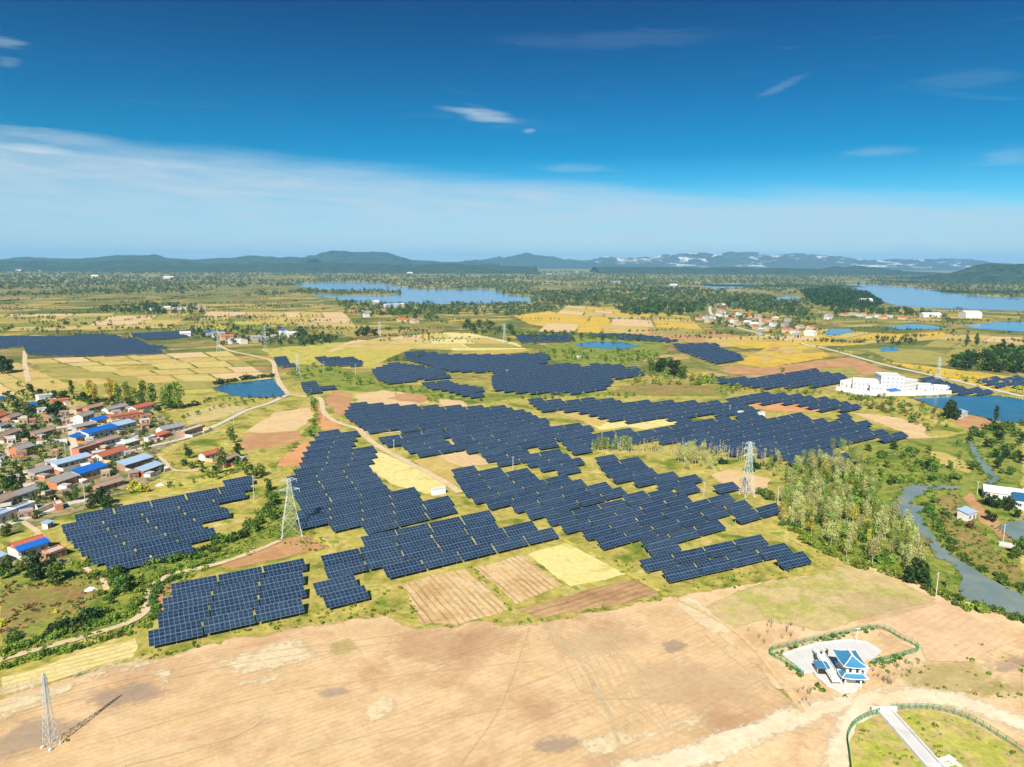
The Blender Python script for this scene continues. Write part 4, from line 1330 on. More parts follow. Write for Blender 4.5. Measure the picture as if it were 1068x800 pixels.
V_ = [  # front wall from, to; depth, eave height, wall, roof, roof shape, label
    ((41, 419), (56, 417), 7, 4.2, 'white', 'concrete', 'flat', 'white flat roofed house standing above the dark trees at the top of the village', {}),
    ((55, 423), (72, 421), 6, 3.4, 'brick', 'red', 'flat', 'orange brick box house beside the top white flat roofed house', {}),
    ((80, 432), (92, 429), 6, 3.6, 'tan', 'brown', 'hip', 'small tan house with rounded brown roof near the top of the lane', {}),
    ((93, 431), (108, 427), 6, 3.4, 'brick', 'brown', 'gable', 'orange brick house with brown roof beside the tan house', {}),
    ((113, 432), (134, 427), 6, 3.2, 'white', 'grey', 'gable', 'low white house under grey tiles behind the long orange brick house', {}),
    ((142, 431), (161, 426), 7, 3.4, 'white', 'red', 'gable', 'white house with red tiles beside the tall trees at the village end', {}),
    ((116, 441), (148, 436), 6, 3.8, 'brick', 'red', 'flat', 'long orange brick house with a flat orange roof', {}),
    ((87, 444), (99, 440), 7, 6.2, 'white', 'grey', 'gable', 'two storey white house with steep grey roof beside the lane', {'storeys': 2}),
    ((80, 451), (102, 446), 4.5, 3.0, 'grey', 'grey', 'mono', 'low grey lean-to house below the two storey white house', {}),
    ((101, 444), (114, 440), 5, 3.2, 'white', 'blue', 'mono', 'small blue roofed shed behind the long blue roofed house', {}),
    ((93, 460), (124, 452), 6, 4.6, 'white', 'blue', 'mono', 'long house under one bright blue sheet roof in mid village', {}),
    ((94, 470), (126, 461), 5, 3.4, 'white', 'brown', 'gable', 'white house under brown tiles right in front of the long blue roof', {}),
    ((80, 463), (91, 459), 5, 3.6, 'tan', 'blue', 'mono', 'small square blue roofed house beside the concrete lane', {}),
    ((118, 451), (142, 445), 6, 3.4, 'white', 'light_blue', 'mono', 'white house with very pale blue roof and orange gable wall', {}),
    ((83, 476), (108, 468), 5, 3.6, 'brick', 'brown', 'flat', 'orange brick farm house on the lane with a flat roof', {}),
    ((107, 483), (133, 474), 7, 3.4, 'white', 'red', 'gable', 'bright white house with orange red tiles in the lower village', {}),
    ((20, 475), (37, 470), 7, 3.2, 'brick', 'grey', 'gable', 'brick house with plain grey roof standing alone left of the lane', {}),
    ((60, 491), (97, 481), 5, 3.2, 'white', 'light_blue', 'mono', 'very long low white house under a pale blue grey roof', {}),
    ((84, 502), (113, 493), 6, 3.8, 'grey', 'blue', 'mono', 'house with bright blue sheet roof nearest to the solar tables', {}),
    ((131, 492), (160, 483), 6, 3.4, 'brown', 'light_blue', 'mono', 'brown walled house under a light blue roof in the lower village', {}),
    ((150, 498), (171, 490), 5, 3.2, 'red', 'light_blue', 'mono', 'red walled house under a light blue roof at the village corner', {}),
    ((37, 500), (57, 494), 5, 3.0, 'grey', 'grey', 'mono', 'grey house with dark window row behind the lower grey roofed house', {}),
    ((-3, 440), (9, 436), 6, 3.2, 'brick', 'red', 'gable', 'orange house with red tiles cut off by the picture edge', {}),
    ((11, 441), (23, 437), 6, 3.2, 'brick', 'brown', 'gable', 'small brick house with brown tiles at the left edge of the village', {}),
    ((37, 458), (58, 452), 6, 3.0, 'brown', 'brown', 'gable', 'old brown brick house among the dark village trees', {}),
    ((51, 441), (66, 437), 4, 2.8, 'brick', 'brown', 'mono', 'narrow brick outhouse among trees behind the old brown house', {}),
    ((-4, 463), (22, 453), 6, 3.0, 'brown', 'brown', 'gable', 'long brown roofed farm house at the left edge', {}),
    ((1, 450), (11, 446), 5, 3.2, 'white', 'grey', 'gable', 'small white house with grey roof behind the long brown farm house', {}),
    ((130, 468), (146, 463), 6, 2.8, 'grey', 'white', 'hip', 'low shed with pale grey pyramid roof right of the brown tiled house', {}),
    ((17, 525), (45, 515), 6, 3.4, 'white', 'grey', 'gable', 'long white house with light grey roof above the pale lane', {}),
    ((-4, 534), (19, 524), 7, 3.6, 'white', 'brown', 'gable', 'white house with pinkish brown roof at the left edge above the lane', {}),
    ((0, 546), (18, 539), 5, 3.2, 'white', 'light_blue', 'flat', 'white courtyard house with pale blue roof along the lane', {}),
    ((17, 539), (38, 531), 4, 3.0, 'white', 'light_blue', 'flat', 'white courtyard building next to the lane bend', {}),
    ((60, 511), (82, 503), 6, 3.4, 'brick', 'grey', 'mono', 'brick house with grey sheet roof left of the bright blue roof', {}),
    ((20, 585), (51, 575), 8, 4.0, 'white', 'red', 'gable', 'white house with half red tile and half bright blue roof near the solar tables', {'front_sheet': 'blue', 'gable_wall': 'brick'}),
    ((-6, 594), (8, 588), 7, 3.6, 'white', 'light_blue', 'mono', 'house with light blue roof left of the half blue roofed house', {}),
    ((54, 585), (70, 579), 5, 2.6, 'brick', 'concrete', 'flat', 'flat grey roofed outhouse right of the half blue roofed house', {}),
    ((104, 514), (130, 506), 5, 2.8, 'brown', 'brown', 'gable', 'brown walled shed with thatch coloured roof by the yellow bush', {}),
    ((170, 454), (192, 449), 7, 3.4, 'white', 'grey', 'gable', 'white house with grey tiles beside the concrete road', {}),
    ((193, 456), (214, 449), 6, 3.2, 'brown', 'concrete', 'flat', 'brown brick house with flat pale roof right beside the concrete road', {}),
    ((166, 459), (178, 455), 4, 2.6, 'brick', 'red', 'mono', 'small orange outhouse in front of the grey tiled white house', {}),
    ((214, 481), (231, 476), 5, 3.2, 'white', 'red', 'gable', 'white and orange house alone below the green road verge', {}),
    ((236, 486), (250, 480), 5, 2.8, 'red', 'brown', 'gable', 'dark red brick hut beside the lone white and orange house', {}),
    ((155, 462), (163, 459), 3, 2.6, 'white', 'white', 'flat', 'tiny white flat roofed gatehouse at the road fork', {}),
    ((50, 552), (56, 549), 2.5, 2.2, 'white', 'light_blue', 'mono', 'tiny blue roofed pump hut on the grass below the lane', {}),
    ((31, 427), (41, 425), 5, 2.8, 'tan', 'blue', 'mono', 'bright blue roofed shelter almost hidden in the village trees', {}),
    ((-4, 421), (8, 419), 5, 3.0, 'white', 'teal', 'mono', 'teal roofed shed behind trees at the far left of the village', {}),
]
for A, B, d, e, wl, rf, st, lb, kw in V_:
    house('village_house' if 'shed' not in lb and 'hut' not in lb and 'outhouse' not in lb else 'village_shed', A, B, d, e, wl, rf, st, lb,
          'house' if 'house' in lb and 'outhouse' not in lb else 'shed', yard='house' in lb and 'outhouse' not in lb and 'courtyard' not in lb, **kw)

# little outhouses scattered between the village houses
VP = [G(*p) for p in ((-10, 432), (60, 428), (150, 432), (165, 452), (150, 468), (165, 492), (128, 508), (88, 526), (40, 538), (-10, 552))]
n = 0
for _ in range(3000):
    if n >= 46: break
    x, y = rng.uniform(min(p.x for p in VP), max(p.x for p in VP)), rng.uniform(min(p.y for p in VP), max(p.y for p in VP))
    px, py, _w = proj((x, y, 0))
    if not inpoly(x, y, VP) or any((x - h[0]) ** 2 + (y - h[1]) ** 2 < (h[2] + 2.0) ** 2 for h in FOOT) or abs(px - 75) < 5: continue
    w = rng.uniform(3, 6.5)
    an = R(rng.choice([40, 42, -48, 36]))
    A = Vector((x, y, 0)) - Vector((math.cos(an), math.sin(an), 0)) * w / 2
    rf = str(rng.choice(['concrete', 'grey', 'red', 'brown', 'light_blue', 'white', 'concrete']))
    cn = {'concrete': 'pale', 'light_blue': 'light blue'}.get(rf, rf)
    house('village_outhouse', A, A + Vector((math.cos(an), math.sin(an), 0)) * w, rng.uniform(2.6, 4.2), rng.uniform(2.1, 3.2), str(rng.choice(['white', 'white', 'tan', 'brick', 'grey', 'brown'])), rf, str(rng.choice(['flat', 'mono', 'gable'])),
          f'small {cn} roofed outhouse between the village houses', 'outhouse', 1, f'small {cn} roofed outhouses of the village', rise=.7)
    n += 1

# farm on the right bank
house('farm_shed', (1026, 520), (1078, 527), 12, 3.6, 'white', 'white', 'gable', 'long white roofed livestock shed on the right river bank', 'shed', rise=1.6)
house('farm_house', (1057, 531), (1080, 534), 9, 4.5, 'white', 'teal', 'gable', 'white farm house with dark blue roof beside the long white shed')
house('pump_hut', (1009, 544), (1018, 541), 4.5, 3.2, 'white', 'light_blue', 'mono', 'small white hut with light blue roof on the dyke by the river', 'hut')
house('pond_hut', (1001, 437), (1009, 434), 5, 3.4, 'white', 'light_blue', 'mono', 'small white and blue hut on the pond shore beside the big tree', 'hut')
house('pond_hut', (929, 412), (939, 411), 5, 3.2, 'white', 'blue', 'mono', 'small bright blue roofed hut in front of the white plant', 'hut')


# ------------------------------------------------------------------ white plant beside the pond
def plant_block(A, B, d, e, label, storeys, roof='white', style='flat', name='plant_building', rise=None):
    return house(name, A, B, d, e, 'white', roof, style, label, 'building', storeys, 'white buildings of the plant', True, rise)


plant_block((918, 408), (942, 409), 22, 13, 'tall white office block with rows of windows at the centre of the plant', 4)
plant_block((942, 409), (956, 407), 18, 9, 'lower white wing joined to the tall office block', 3)
plant_block((876, 403), (890, 405), 20, 5, 'small low white shed at the left end of the plant', 1)
plant_block((889, 406), (916, 408), 30, 6.5, 'wide white hall left of the office block with pitched roof', 2, 'white', 'gable', rise=2.0)
plant_block((907, 410), (921, 411), 12, 6, 'white two storey building in front of the wide hall', 2)
plant_block((957, 408), (973, 409), 14, 5, 'low white shed right of the office block', 1)
plant_block((974, 408), (990, 409), 10, 4, 'low white garage at the right end of the plant', 1)


def wall_run(name, px, h, th, mat, label, cat, cap=None, group=None):
    pts = [G(*p) for p in px]
    root = empty(name, pts[0], 0, label, cat, group)
    mb, cb = MB(), MB()
    o = pts[0]
    for a, b in zip(pts, pts[1:]):
        d = (b - a).normalized()
        n = Vector((-d.y, d.x, 0)) * th / 2
        q = [a - n - o, b - n - o, b + n - o, a + n - o]
        mb.hexa([p - Vector((0, 0, .3)) for p in q] + [p + Vector((0, 0, h)) for p in q])
        n *= 1.5
        q = [a - n - o, b - n - o, b + n - o, a + n - o]
        cb.hexa([p + Vector((0, 0, h + .003)) for p in q] + [p + Vector((0, 0, h + .12)) for p in q])
    mb.build('wall_face', mat, root)
    cb.build('coping', cap or mat, root)


wall_run('compound_wall', [(872, 406), (900, 411), (925, 413), (960, 412), (992, 411)], 3.2, 0.5, WALL['white'], 'long white compound wall in front of the plant', 'wall')
wall_run('garden_wall', [(38, 464), (70, 461), (70, 466)], 2.2, 0.3, WALL['white'], 'white garden wall left of the lane below the old brown house', 'wall')
wall_run('garden_wall', [(37, 531), (40, 536), (58, 528), (57, 521)], 2.2, 0.3, WALL['white'], 'white yard wall at the bend of the pale lane', 'wall')
wall_run('garden_wall', [(136, 470), (150, 466), (160, 463)], 1.8, 0.3, WALL['tan'], 'low tan yard wall right of the pyramid roofed shed', 'wall')
wall_run('garden_wall', [(84, 482), (104, 475), (112, 472)], 1.8, 0.3, WALL['brick'], 'orange brick yard wall in front of the flat roofed farm house', 'wall')

# ------------------------------------------------------------------ far villages
FARV = [
    ('hamlet on the left plain', [(156, 324), (163, 324), (171, 323), (180, 324), (188, 323, 'light_blue'), (199, 322), (207, 323)]),
    ('hamlet by the winding road', [(188, 351), (214, 350, 'blue'), (222, 352, 'grey'), (231, 356, 'red'), (239, 359), (247, 358, 'concrete'), (263, 357), (272, 356), (281, 354), (291, 349, 'blue'), (299, 352, 'white')]),
    ('village below the left lake', [(366, 326, 'red'), (374, 327), (381, 327), (388, 319, 'grey'), (396, 325, 'red'), (402, 323), (410, 320, 'light_blue'), (417, 320), (416, 336, 'red'), (427, 337, 'brown'), (390, 317), (380, 331, 'brown')]),
    ('hillside village right of centre', [(728, 334, 'red'), (735, 333), (743, 333, 'brown'), (750, 325, 'red'), (753, 328, 'grey'), (760, 335, 'red'), (765, 337), (775, 338), (778, 332, 'red'), (785, 335, 'brown'), (790, 332), (800, 337, 'red'), (808, 334), (815, 347, 'red'), (824, 348), (831, 351), (838, 350), (800, 345, 'grey'), (792, 346), (786, 343, 'red'), (771, 329, 'brown'), (757, 331), (746, 330), (739, 337), (763, 331, 'red'), (781, 340), (795, 339, 'red'), (806, 341), (818, 341, 'brown'), (821, 336), (845, 345, 'red'), (748, 320), (755, 322, 'red'), (768, 340, 'brown'), (834, 343)]),
    ('village below the right lake', [(859, 333), (864, 332), (880, 330, 'red'), (888, 329), (895, 331), (900, 330, 'red'), (905, 332), (912, 331, 'brown'), (920, 333, 'red'), (928, 332), (936, 333, 'red')]),
    ('scatter near the horizon', [(16, 283), (22, 282), (34, 282), (40, 283, 'red'), (95, 290), (171, 291), (175, 291), (228, 283), (234, 283), (300, 284), (306, 284), (425, 286), (520, 284), (527, 284), (572, 287), (600, 284), (640, 296), (660, 297), (700, 300), (690, 309), (720, 296)]),
]
for where, hs in FARV:
    k = 0
    hs = sorted(hs, key=lambda h: h[0])
    for h in hs:
        A = G(h[0], h[1])
        dist = A.y
        w = (13.5 if dist < 1800 else 16 if dist < 3000 else 40) * rng.uniform(0.85, 1.3)
        an = R(rng.choice([30, 25, -50, 35]))
        B = A + Vector((math.cos(an), math.sin(an), 0)) * w
        rf = h[2] if len(h) > 2 else rng.choice(['white', 'concrete', 'grey'])
        col = {'white': 'white', 'concrete': 'pale', 'grey': 'grey', 'red': 'red', 'blue': 'blue', 'light_blue': 'light blue', 'brown': 'brown'}[rf]
        house('distant_house', A, B, w * 0.62, rng.uniform(4, 7) * (1 if dist < 3000 else 2.0), rng.choice(['white', 'white', 'tan', 'grey']) if rf != 'red' else 'tan', rf, 'gable' if rf != 'concrete' else 'flat',
              f"{col} roofed far house, {ordinal(k)} from left in the {where}", 'house', 1, 'houses of the ' + where, False)
        k += 1
house('waterside_hall', (1007, 332), (1024, 332), 24, 11, 'white', 'white', 'gable', 'large white hall with pitched roof standing below the right lake', 'building', detail=False, rise=4)
house('lakeside_house', (899, 317), (911, 317), 22, 10, 'white', 'white', 'gable', 'white house on the wooded slope beside the right lake', 'house', detail=False)
house('long_shed', (963, 331), (982, 331), 15, 6, 'white', 'white', 'gable', 'long low white shed beside the dam road', 'shed', detail=False)
house('long_shed', (403, 321), (422, 320), 14, 6, 'white', 'light_blue', 'gable', 'long light blue roofed shed on the left lake shore', 'shed', detail=False)
house('long_shed', (386, 317), (396, 316), 14, 5, 'white', 'light_blue', 'gable', 'shorter pale blue shed beside the long lake shore shed', 'shed', detail=False)


# ------------------------------------------------------------------ inverter cabins
CABW = plain_mat('cabin_paint', C(244, 244, 242, 1.3), 0.5, 0.4, var=0.04)
for px, w, lab in (((428, 450), 5.5, 'white inverter cabin on the path between two solar blocks'), ((641, 438.5), 4.0, 'white inverter cabin above the yellow strip'), ((730, 434), 4.0, 'white inverter cabin at the right end of the yellow strip'),
                   ((772, 433.5), 3.6, 'small white inverter cabin left of the orange patch'), ((793, 434.5), 5.0, 'white inverter cabin below the orange patch'), ((452, 517), 6.5, 'large white cabin at the end of the long path'),
                   ((602, 374), 6, 'far white cabin among the upper solar tables'), ((529, 389), 6, 'far white cabin left of the upper solar tables')):
    r = empty('inverter_cabin', G(*px), R(30), lab, 'cabin', 'inverter cabins of the solar farm')
    MB().box(0, w, 0, 2.6, 0.3, 2.9).build('cabin_body', CABW, r)
    MB().box(-.15, w + .15, -.15, 2.75, 2.903, 3.1).build('roof', ROOF['white'], r)
    MB().box(-.3, w + .3, -.3, 2.9, -.3, .297).build('plinth', CONC, r)
    for x in (w * .25, w * .7):
        d = MB().box(x - .5, x + .5, -.05, .04, .35, 2.5).build('door', plain_mat('cabin_door', C(206, 210, 212), 0.5), r) if px[0] == 428 else MB().box(x - .5, x + .5, -.05, .04, .35, 2.5).build('door', CABW, r)


# ------------------------------------------------------------------ pylons and poles
def pylon(px, h, base, rz, label, thick=0.16, arms=((0.72, 0.16), (0.84, 0.13), (0.95, 0.10)), group='lattice pylons', top=0.035, k=9):
    r = empty('lattice_pylon', G(*px), rz, label, 'pylon', group)
    hw = lambda z: base / 2 * ((1 - z / (h * .72)) if z < h * .72 else 0) + (h * top * (1 - 0.45 * max(0, (z - h * .72)) / (h * .28)) if z >= h * .72 else h * top * z / (h * .72))
    zs = [0]
    while zs[-1] < h * .97: zs.append(min(h * .98, zs[-1] + max(hw(zs[-1]) * 1.9, h * 0.035)))
    cs = ((-1, -1), (1, -1), (1, 1), (-1, 1))
    for c in cs:
        mb = MB()
        for a, b in zip(zs, zs[1:]): mb.beam((c[0] * hw(a), c[1] * hw(a), a - (0.4 if a == 0 else 0)), (c[0] * hw(b), c[1] * hw(b), b), thick)
        mb.box(c[0] * hw(0) - .3, c[0] * hw(0) + .3, c[1] * hw(0) - .3, c[1] * hw(0) + .3, -.5, .5)
        mb.build('leg', STEEL, r)
    mb = MB()
    for a, b in zip(zs, zs[1:]):
        for i in range(4):
            c, d = cs[i], cs[(i + 1) % 4]
            mb.beam((c[0] * hw(a), c[1] * hw(a), a), (d[0] * hw(b), d[1] * hw(b), b), thick * .6)
            mb.beam((d[0] * hw(a), d[1] * hw(a), a), (c[0] * hw(b), c[1] * hw(b), b), thick * .6)
            mb.beam((c[0] * hw(b), c[1] * hw(b), b), (d[0] * hw(b), d[1] * hw(b), b), thick * .55)
    mb.build('bracing', STEEL, r)
    for f, l in arms:
        z, e = h * f, h * l
        mb = MB()
        for s in (-1, 1):
            tip = (s * e, 0, z + h * .012)
            for yy in (-1, 1):
                mb.beam((s * hw(z), yy * hw(z), z), tip, thick * .7)
                mb.beam((s * hw(z), yy * hw(z), z + h * .045), tip, thick * .6)
            mb.beam((s * e * .6, hw(z) * .4, z), (s * e * .6, -hw(z) * .4, z), thick * .5)
        arm = mb.build('cross_arm', STEEL, r)
        for s in (-1, 1): MB().beam((s * e * .97, 0, z + h * .01), (s * e * .97, 0, z - h * .05), thick * .8, thick * .8, 6).build('insulator', plain_mat('insulator_glass', (0.35, 0.42, 0.42), 0.3) if 'insulator_glass' not in bpy.data.materials else bpy.data.materials['insulator_glass'], arm)
    MB().beam((0, 0, h * .97), (0, 0, h), thick).build('peak', STEEL, r)
    return r


pylon((54, 778), 18.5, 2.5, R(70), 'slender lattice pylon standing on the bare brown field', 0.055, ((0.62, 0.05), (0.74, 0.045), (0.88, 0.04)), top=0.022)
pylon((304, 557), 24, 8.0, R(20), 'broad lattice pylon between two blocks of solar tables', 0.095, ((0.78, 0.17), (0.95, 0.13)), top=0.04)
pylon((779, 517), 27, 5.0, R(15), 'tall narrow lattice pylon beside the row of bare poplars', 0.105, ((0.74, 0.12), (0.86, 0.12), (0.95, 0.09)), top=0.032)
for px, h, lab in (((277, 365), 34, 'distant lattice pylon beside the roadside hamlet'), ((228, 366), 30, 'distant lattice pylon on the left plain beside the yellow fields'), ((526, 358), 30, 'distant lattice pylon at the edge of the straw field'),
                   ((792, 353), 34, 'distant lattice pylon in front of the hillside village'), ((978, 398), 26, 'lattice pylon right of the white plant'), ((311, 393), 24, 'lattice pylon beside the winding road and small solar blocks'), ((396, 352), 26, 'thin distant pylon among straw fields')):
    pylon(px, h * .9, 4.4, R(20), lab, 0.085, top=0.026)


def pole(px, h, label, name='utility_pole', arm=True, cat='pole', rz=0.5):
    r = empty(name, G(*px), rz, label, cat, 'thin concrete poles')
    MB().beam((0, 0, -.5), (0, 0, h), 0.2, 0.13, 8).build('shaft', CONC, r)
    if arm:
        MB().beam((-.9, 0, h - .6), (.9, 0, h - .6), 0.06).build('crossbar', STEEL, r)
        ib = MB()
        for x in (-.8, 0, .8): ib.beam((x, 0, h - .54), (x, 0, h - .3), 0.06, 0.05, 6)
        ib.build('insulator', FRAMEW, r)


for px, h, lab in (((265, 521), 12, 'pale pole at the corner of the solar block beside the village'), ((338, 438), 10, 'pale pole in the orange field at the track bend'), ((411, 472), 8, 'short pole beside the long path'),
                   ((535, 491), 8, 'white pole between two middle solar blocks'), ((811, 527), 9, 'pale pole at the edge of the birch grove'), ((976, 623), 9, 'pale pole at the edge of the bare field by the river'),
                   ((70, 446), 11, 'pole at the top of the village lane'), ((69, 481), 11, 'pole left of the village lane by the garden wall'), ((96, 420), 10, 'pole behind the tan house'), ((60, 485), 9, 'pole above the long low house'),
                   ((89, 524), 9, 'pole beside the trees above the solar block'), ((244, 443), 9, 'pole beside the concrete road'), ((1046, 566), 8, 'white pole on the concrete block by the fish pond'), ((1019, 516), 7, 'pole left of the long white shed'),
                   ((734, 517), 7, 'short white pole among tables below the bare poplars'), ((761, 432), 7, 'short pole at the corner of the orange patch'), ((371, 392), 12, 'pole in the green strip beside the upper solar tables'), ((338, 389), 12, 'pole between the small solar blocks'), ((690, 352), 14, 'far pole near the small pond')):
    pole(px, h, lab)


# ------------------------------------------------------------------ pavilion in its white yard
def pavilion():
    yz = 0.5
    yard = [G(*p) for p in ((816, 684), (850, 673), (884, 669), (905, 672), (919, 681), (912, 687), (898, 692), (905, 701), (893, 722), (878, 724), (862, 716), (851, 707), (848, 702), (838, 703))]
    ry = empty('paved_yard', G(870, 690), 0, 'white concrete yard paved around the blue roofed pavilion', 'yard')
    o = G(870, 690)
    mb = MB()
    b = len(mb.v)
    pts = [p - o for p in yard]
    if sum(pts[i].x * pts[(i + 1) % len(pts)].y - pts[(i + 1) % len(pts)].x * pts[i].y for i in range(len(pts))) < 0: pts.reverse()
    mb.face([(p.x, p.y, yz) for p in pts])
    for p, q in zip(pts, pts[1:] + pts[:1]): mb.face([(p.x, p.y, -.2), (q.x, q.y, -.2), (q.x, q.y, yz), (p.x, p.y, yz)])
    WY = plain_mat('yard_concrete', C(228, 224, 216), 0.85, 0.2, var=0.06, stain=(C(206, 200, 188), 0.5), scale=0.3, lines=(0, 3.0, C(216, 210, 198), 0.25))
    mb.build('paving', WY, ry)
    kb = MB()
    for p, q in zip(pts, pts[1:] + pts[:1]):
        d = (q - p).normalized(); n = Vector((-d.y, d.x, 0)) * .18
        kb.hexa([Vector((*(p - n).xy, yz - .2)), Vector((*(q - n).xy, yz - .2)), Vector((*(q + n).xy, yz - .2)), Vector((*(p + n).xy, yz - .2)), Vector((*(p - n).xy, yz + .3)), Vector((*(q - n).xy, yz + .3)), Vector((*(q + n).xy, yz + .3)), Vector((*(p + n).xy, yz + .3))])
    kb.build('kerb', WALL['white'], ry)

    # the pavilion: an open ground floor on columns, a skirt of eaves, an upper room and a swept hipped roof
    A = G(880.5, 717)
    along = (G(868, 692) - G(884, 717)); along.z = 0
    an = math.atan2(along.y, along.x)           # long side runs away from the camera
    r = empty('pavilion', A, an - math.pi / 2, 'two storey white pavilion with tiered blue tile roofs in the white yard', 'pavilion')
    r.scale = (.8, .8, .86)
    LX, LY = 5.4, 8.6                            # across, along
    f1, f2 = 3.4, 7.0
    PW = plain_mat('pavilion_white', C(246, 244, 240, 1.3), 0.7, 0.3, var=0.04)
    for x in (0.25, LX - .25):
        for y in (.25, LY * .36, LY * .68, LY - .25):
            MB().box(x - .22, x + .22, y - .22, y + .22, 0, f1).build('column', PW, r)
    MB().box(.9, LX - .9, 2.2, LY - .6, 0.02, f1).build('core_wall', PW, r)
    MB().box(-.1, LX + .1, -.1, LY + .1, f1 + .003, f1 + .35).build('floor_slab', PW, r)

    def hip(z, x0, x1, y0, y1, rise, inset, nm, curve=True):
        """four slopes with corners swept up"""
        mb = MB()
        e = [(x0, y0), (x1, y0), (x1, y1), (x0, y1)]
        t = [(x0 + inset, y0 + inset), (x1 - inset, y0 + inset), (x1 - inset, y1 - inset), (x0 + inset, y1 - inset)]
        S = 6
        for i in range(4):
            j = (i + 1) % 4
            g = []
            for u in range(S + 1):
                col = []
                for v in range(S + 1):
                    f, h = u / S, v / S
                    px = (e[i][0] * (1 - f) + e[j][0] * f) * (1 - h) + (t[i][0] * (1 - f) + t[j][0] * f) * h
                    py = (e[i][1] * (1 - f) + e[j][1] * f) * (1 - h) + (t[i][1] * (1 - f) + t[j][1] * f) * h
                    sw = 0.38 * (abs(2 * f - 1) ** 3) * (1 - h) ** 2
                    col.append((px, py, z + rise * (h ** 1.5 * .6 + h * .4) + sw))
                g.append(col)
            for u in range(S):
                for v in range(S):
                    mb.face([g[u][v], g[u + 1][v], g[u + 1][v + 1], g[u][v + 1]])
        rf = mb.build(nm, ROOF['tealblue'], r)
        rb = MB()
        for i in range(4):
            a = Vector((*e[i], z + .38)); m1 = Vector(((e[i][0] + t[i][0]) / 2, (e[i][1] + t[i][1]) / 2, z + rise * .42 + .12)); c = Vector((*t[i], z + rise + .05))
            rb.beam(a, m1, .15, .15); rb.beam(m1, c, .15, .15)
        for i in range(4):
            a, c = e[i], e[(i + 1) % 4]
            rb.beam((*a, z + .3), ((a[0] * 2 + c[0]) / 3, (a[1] * 2 + c[1]) / 3, z - .02), .13); rb.beam(((a[0] * 2 + c[0]) / 3, (a[1] * 2 + c[1]) / 3, z - .02), ((a[0] + c[0] * 2) / 3, (a[1] + c[1] * 2) / 3, z - .02), .13)
            rb.beam(((a[0] + c[0] * 2) / 3, (a[1] + c[1] * 2) / 3, z - .02), (*c, z + .3), .13)
        rb.build('roof_ridge', PW, rf)
        return rf, t
    hip(f1 + .35, -1.5, LX + 1.5, -1.5, 3.4, 1.0, 1.35, 'lower_roof')
    MB().box(.35, LX - .35, .35, LY - .35, f1 + .353, f2).build('upper_wall', PW, r)
    for y in (1.7, 3.4, 5.1, 6.8):
        for x in (.35, LX - .35):
            w = MB().box(x - .05, x + .05, y - .5, y + .5, f1 + 1.1, f1 + 2.9).build('window', GLASS, r)
    for x in (1.6, 3.8): MB().box(x - .45, x + .45, .3, .4, f1 + 1.5, f1 + 2.9).build('window', GLASS, r)
    MB().box(-.25, LX + .25, -.25, LY + .25, f2 + .003, f2 + .25).build('eave_slab', PW, r)
    rf, t = hip(f2 + .25, -1.2, LX + 1.2, -1.2, LY + 1.2, 2.1, 3.75, 'upper_roof')
    MB().box(t[0][0] - .12, t[1][0] + .12, t[0][1] - .1, t[2][1] + .1, f2 + 2.3, f2 + 2.75).build('roof_ridge', PW, rf)

    # a bridge deck on posts and the small kiosk left of it
    rb = empty('footbridge', G(866, 707), an - math.pi / 2, 'raised white footbridge running up to the pavilion from the left', 'bridge')
    MB().box(-1.2, 1.2, -4.5, 11, 1.6, 1.85).build('deck', PW, rb)
    for x in (-1.1, 1.1):
        m_ = MB()
        m_.box(x - .08, x + .08, -4.5, 11, 2.65, 2.75)
        for y in np.arange(-4.4, 11, 1.1): m_.box(x - .06, x + .06, y - .06, y + .06, 1.853, 2.65)
        m_.build('railing', PW, rb)
    for y in (-3.5, 0, 3.5, 7, 10):
        MB().box(-.9, .9, y - .2, y + .2, 0, 1.597).build('pier', WALL['grey'], rb)
    k = empty('hoist_kiosk', G(856, 702), an - math.pi / 2, 'small kiosk with flat blue roof and shade painted on its front in the white yard', 'kiosk')
    MB().box(-1.4, 1.4, -1.2, 1.2, .2, 2.4).build('body', WALL['grey'], k)
    MB().box(-1.8, 1.8, -1.6, 1.6, 2.403, 2.65).build('roof', ROOF['tealblue'], k)
    MB().box(-1.2, 1.2, -1.25, -1.15, .3, 2.0).build('front_shade', OPENSHADE, k)  # dark panel on the solid body, painting the shade of an open front
    for i, p in enumerate(((850, 690), (856, 688), (862, 686))):
        g = empty('gate_post', G(*p), an, f'{ordinal(i)} dark post from the left on the white yard behind the kiosk', 'post', 'dark posts on the white yard')
        MB().box(-.25, .25, -.25, .25, .2, 2.6).build('shaft', plain_mat('post_paint', (0.05, 0.05, 0.06), 0.6), g)
        MB().box(-.33, .33, -.33, .33, 2.603, 2.75).build('cap', WALL['grey'], g)
    lp = empty('lamp_post', G(893, 672), 0, 'white lamp post behind the pavilion', 'lamp post')
    MB().beam((0, 0, 0), (0, 0, 5), .08, .06, 8).build('shaft', PW, lp)
    MB().beam((-.7, 0, 5.05), (.7, 0, 5.05), .1, .1, 6).build('lamp_head', PW, lp)


pavilion()


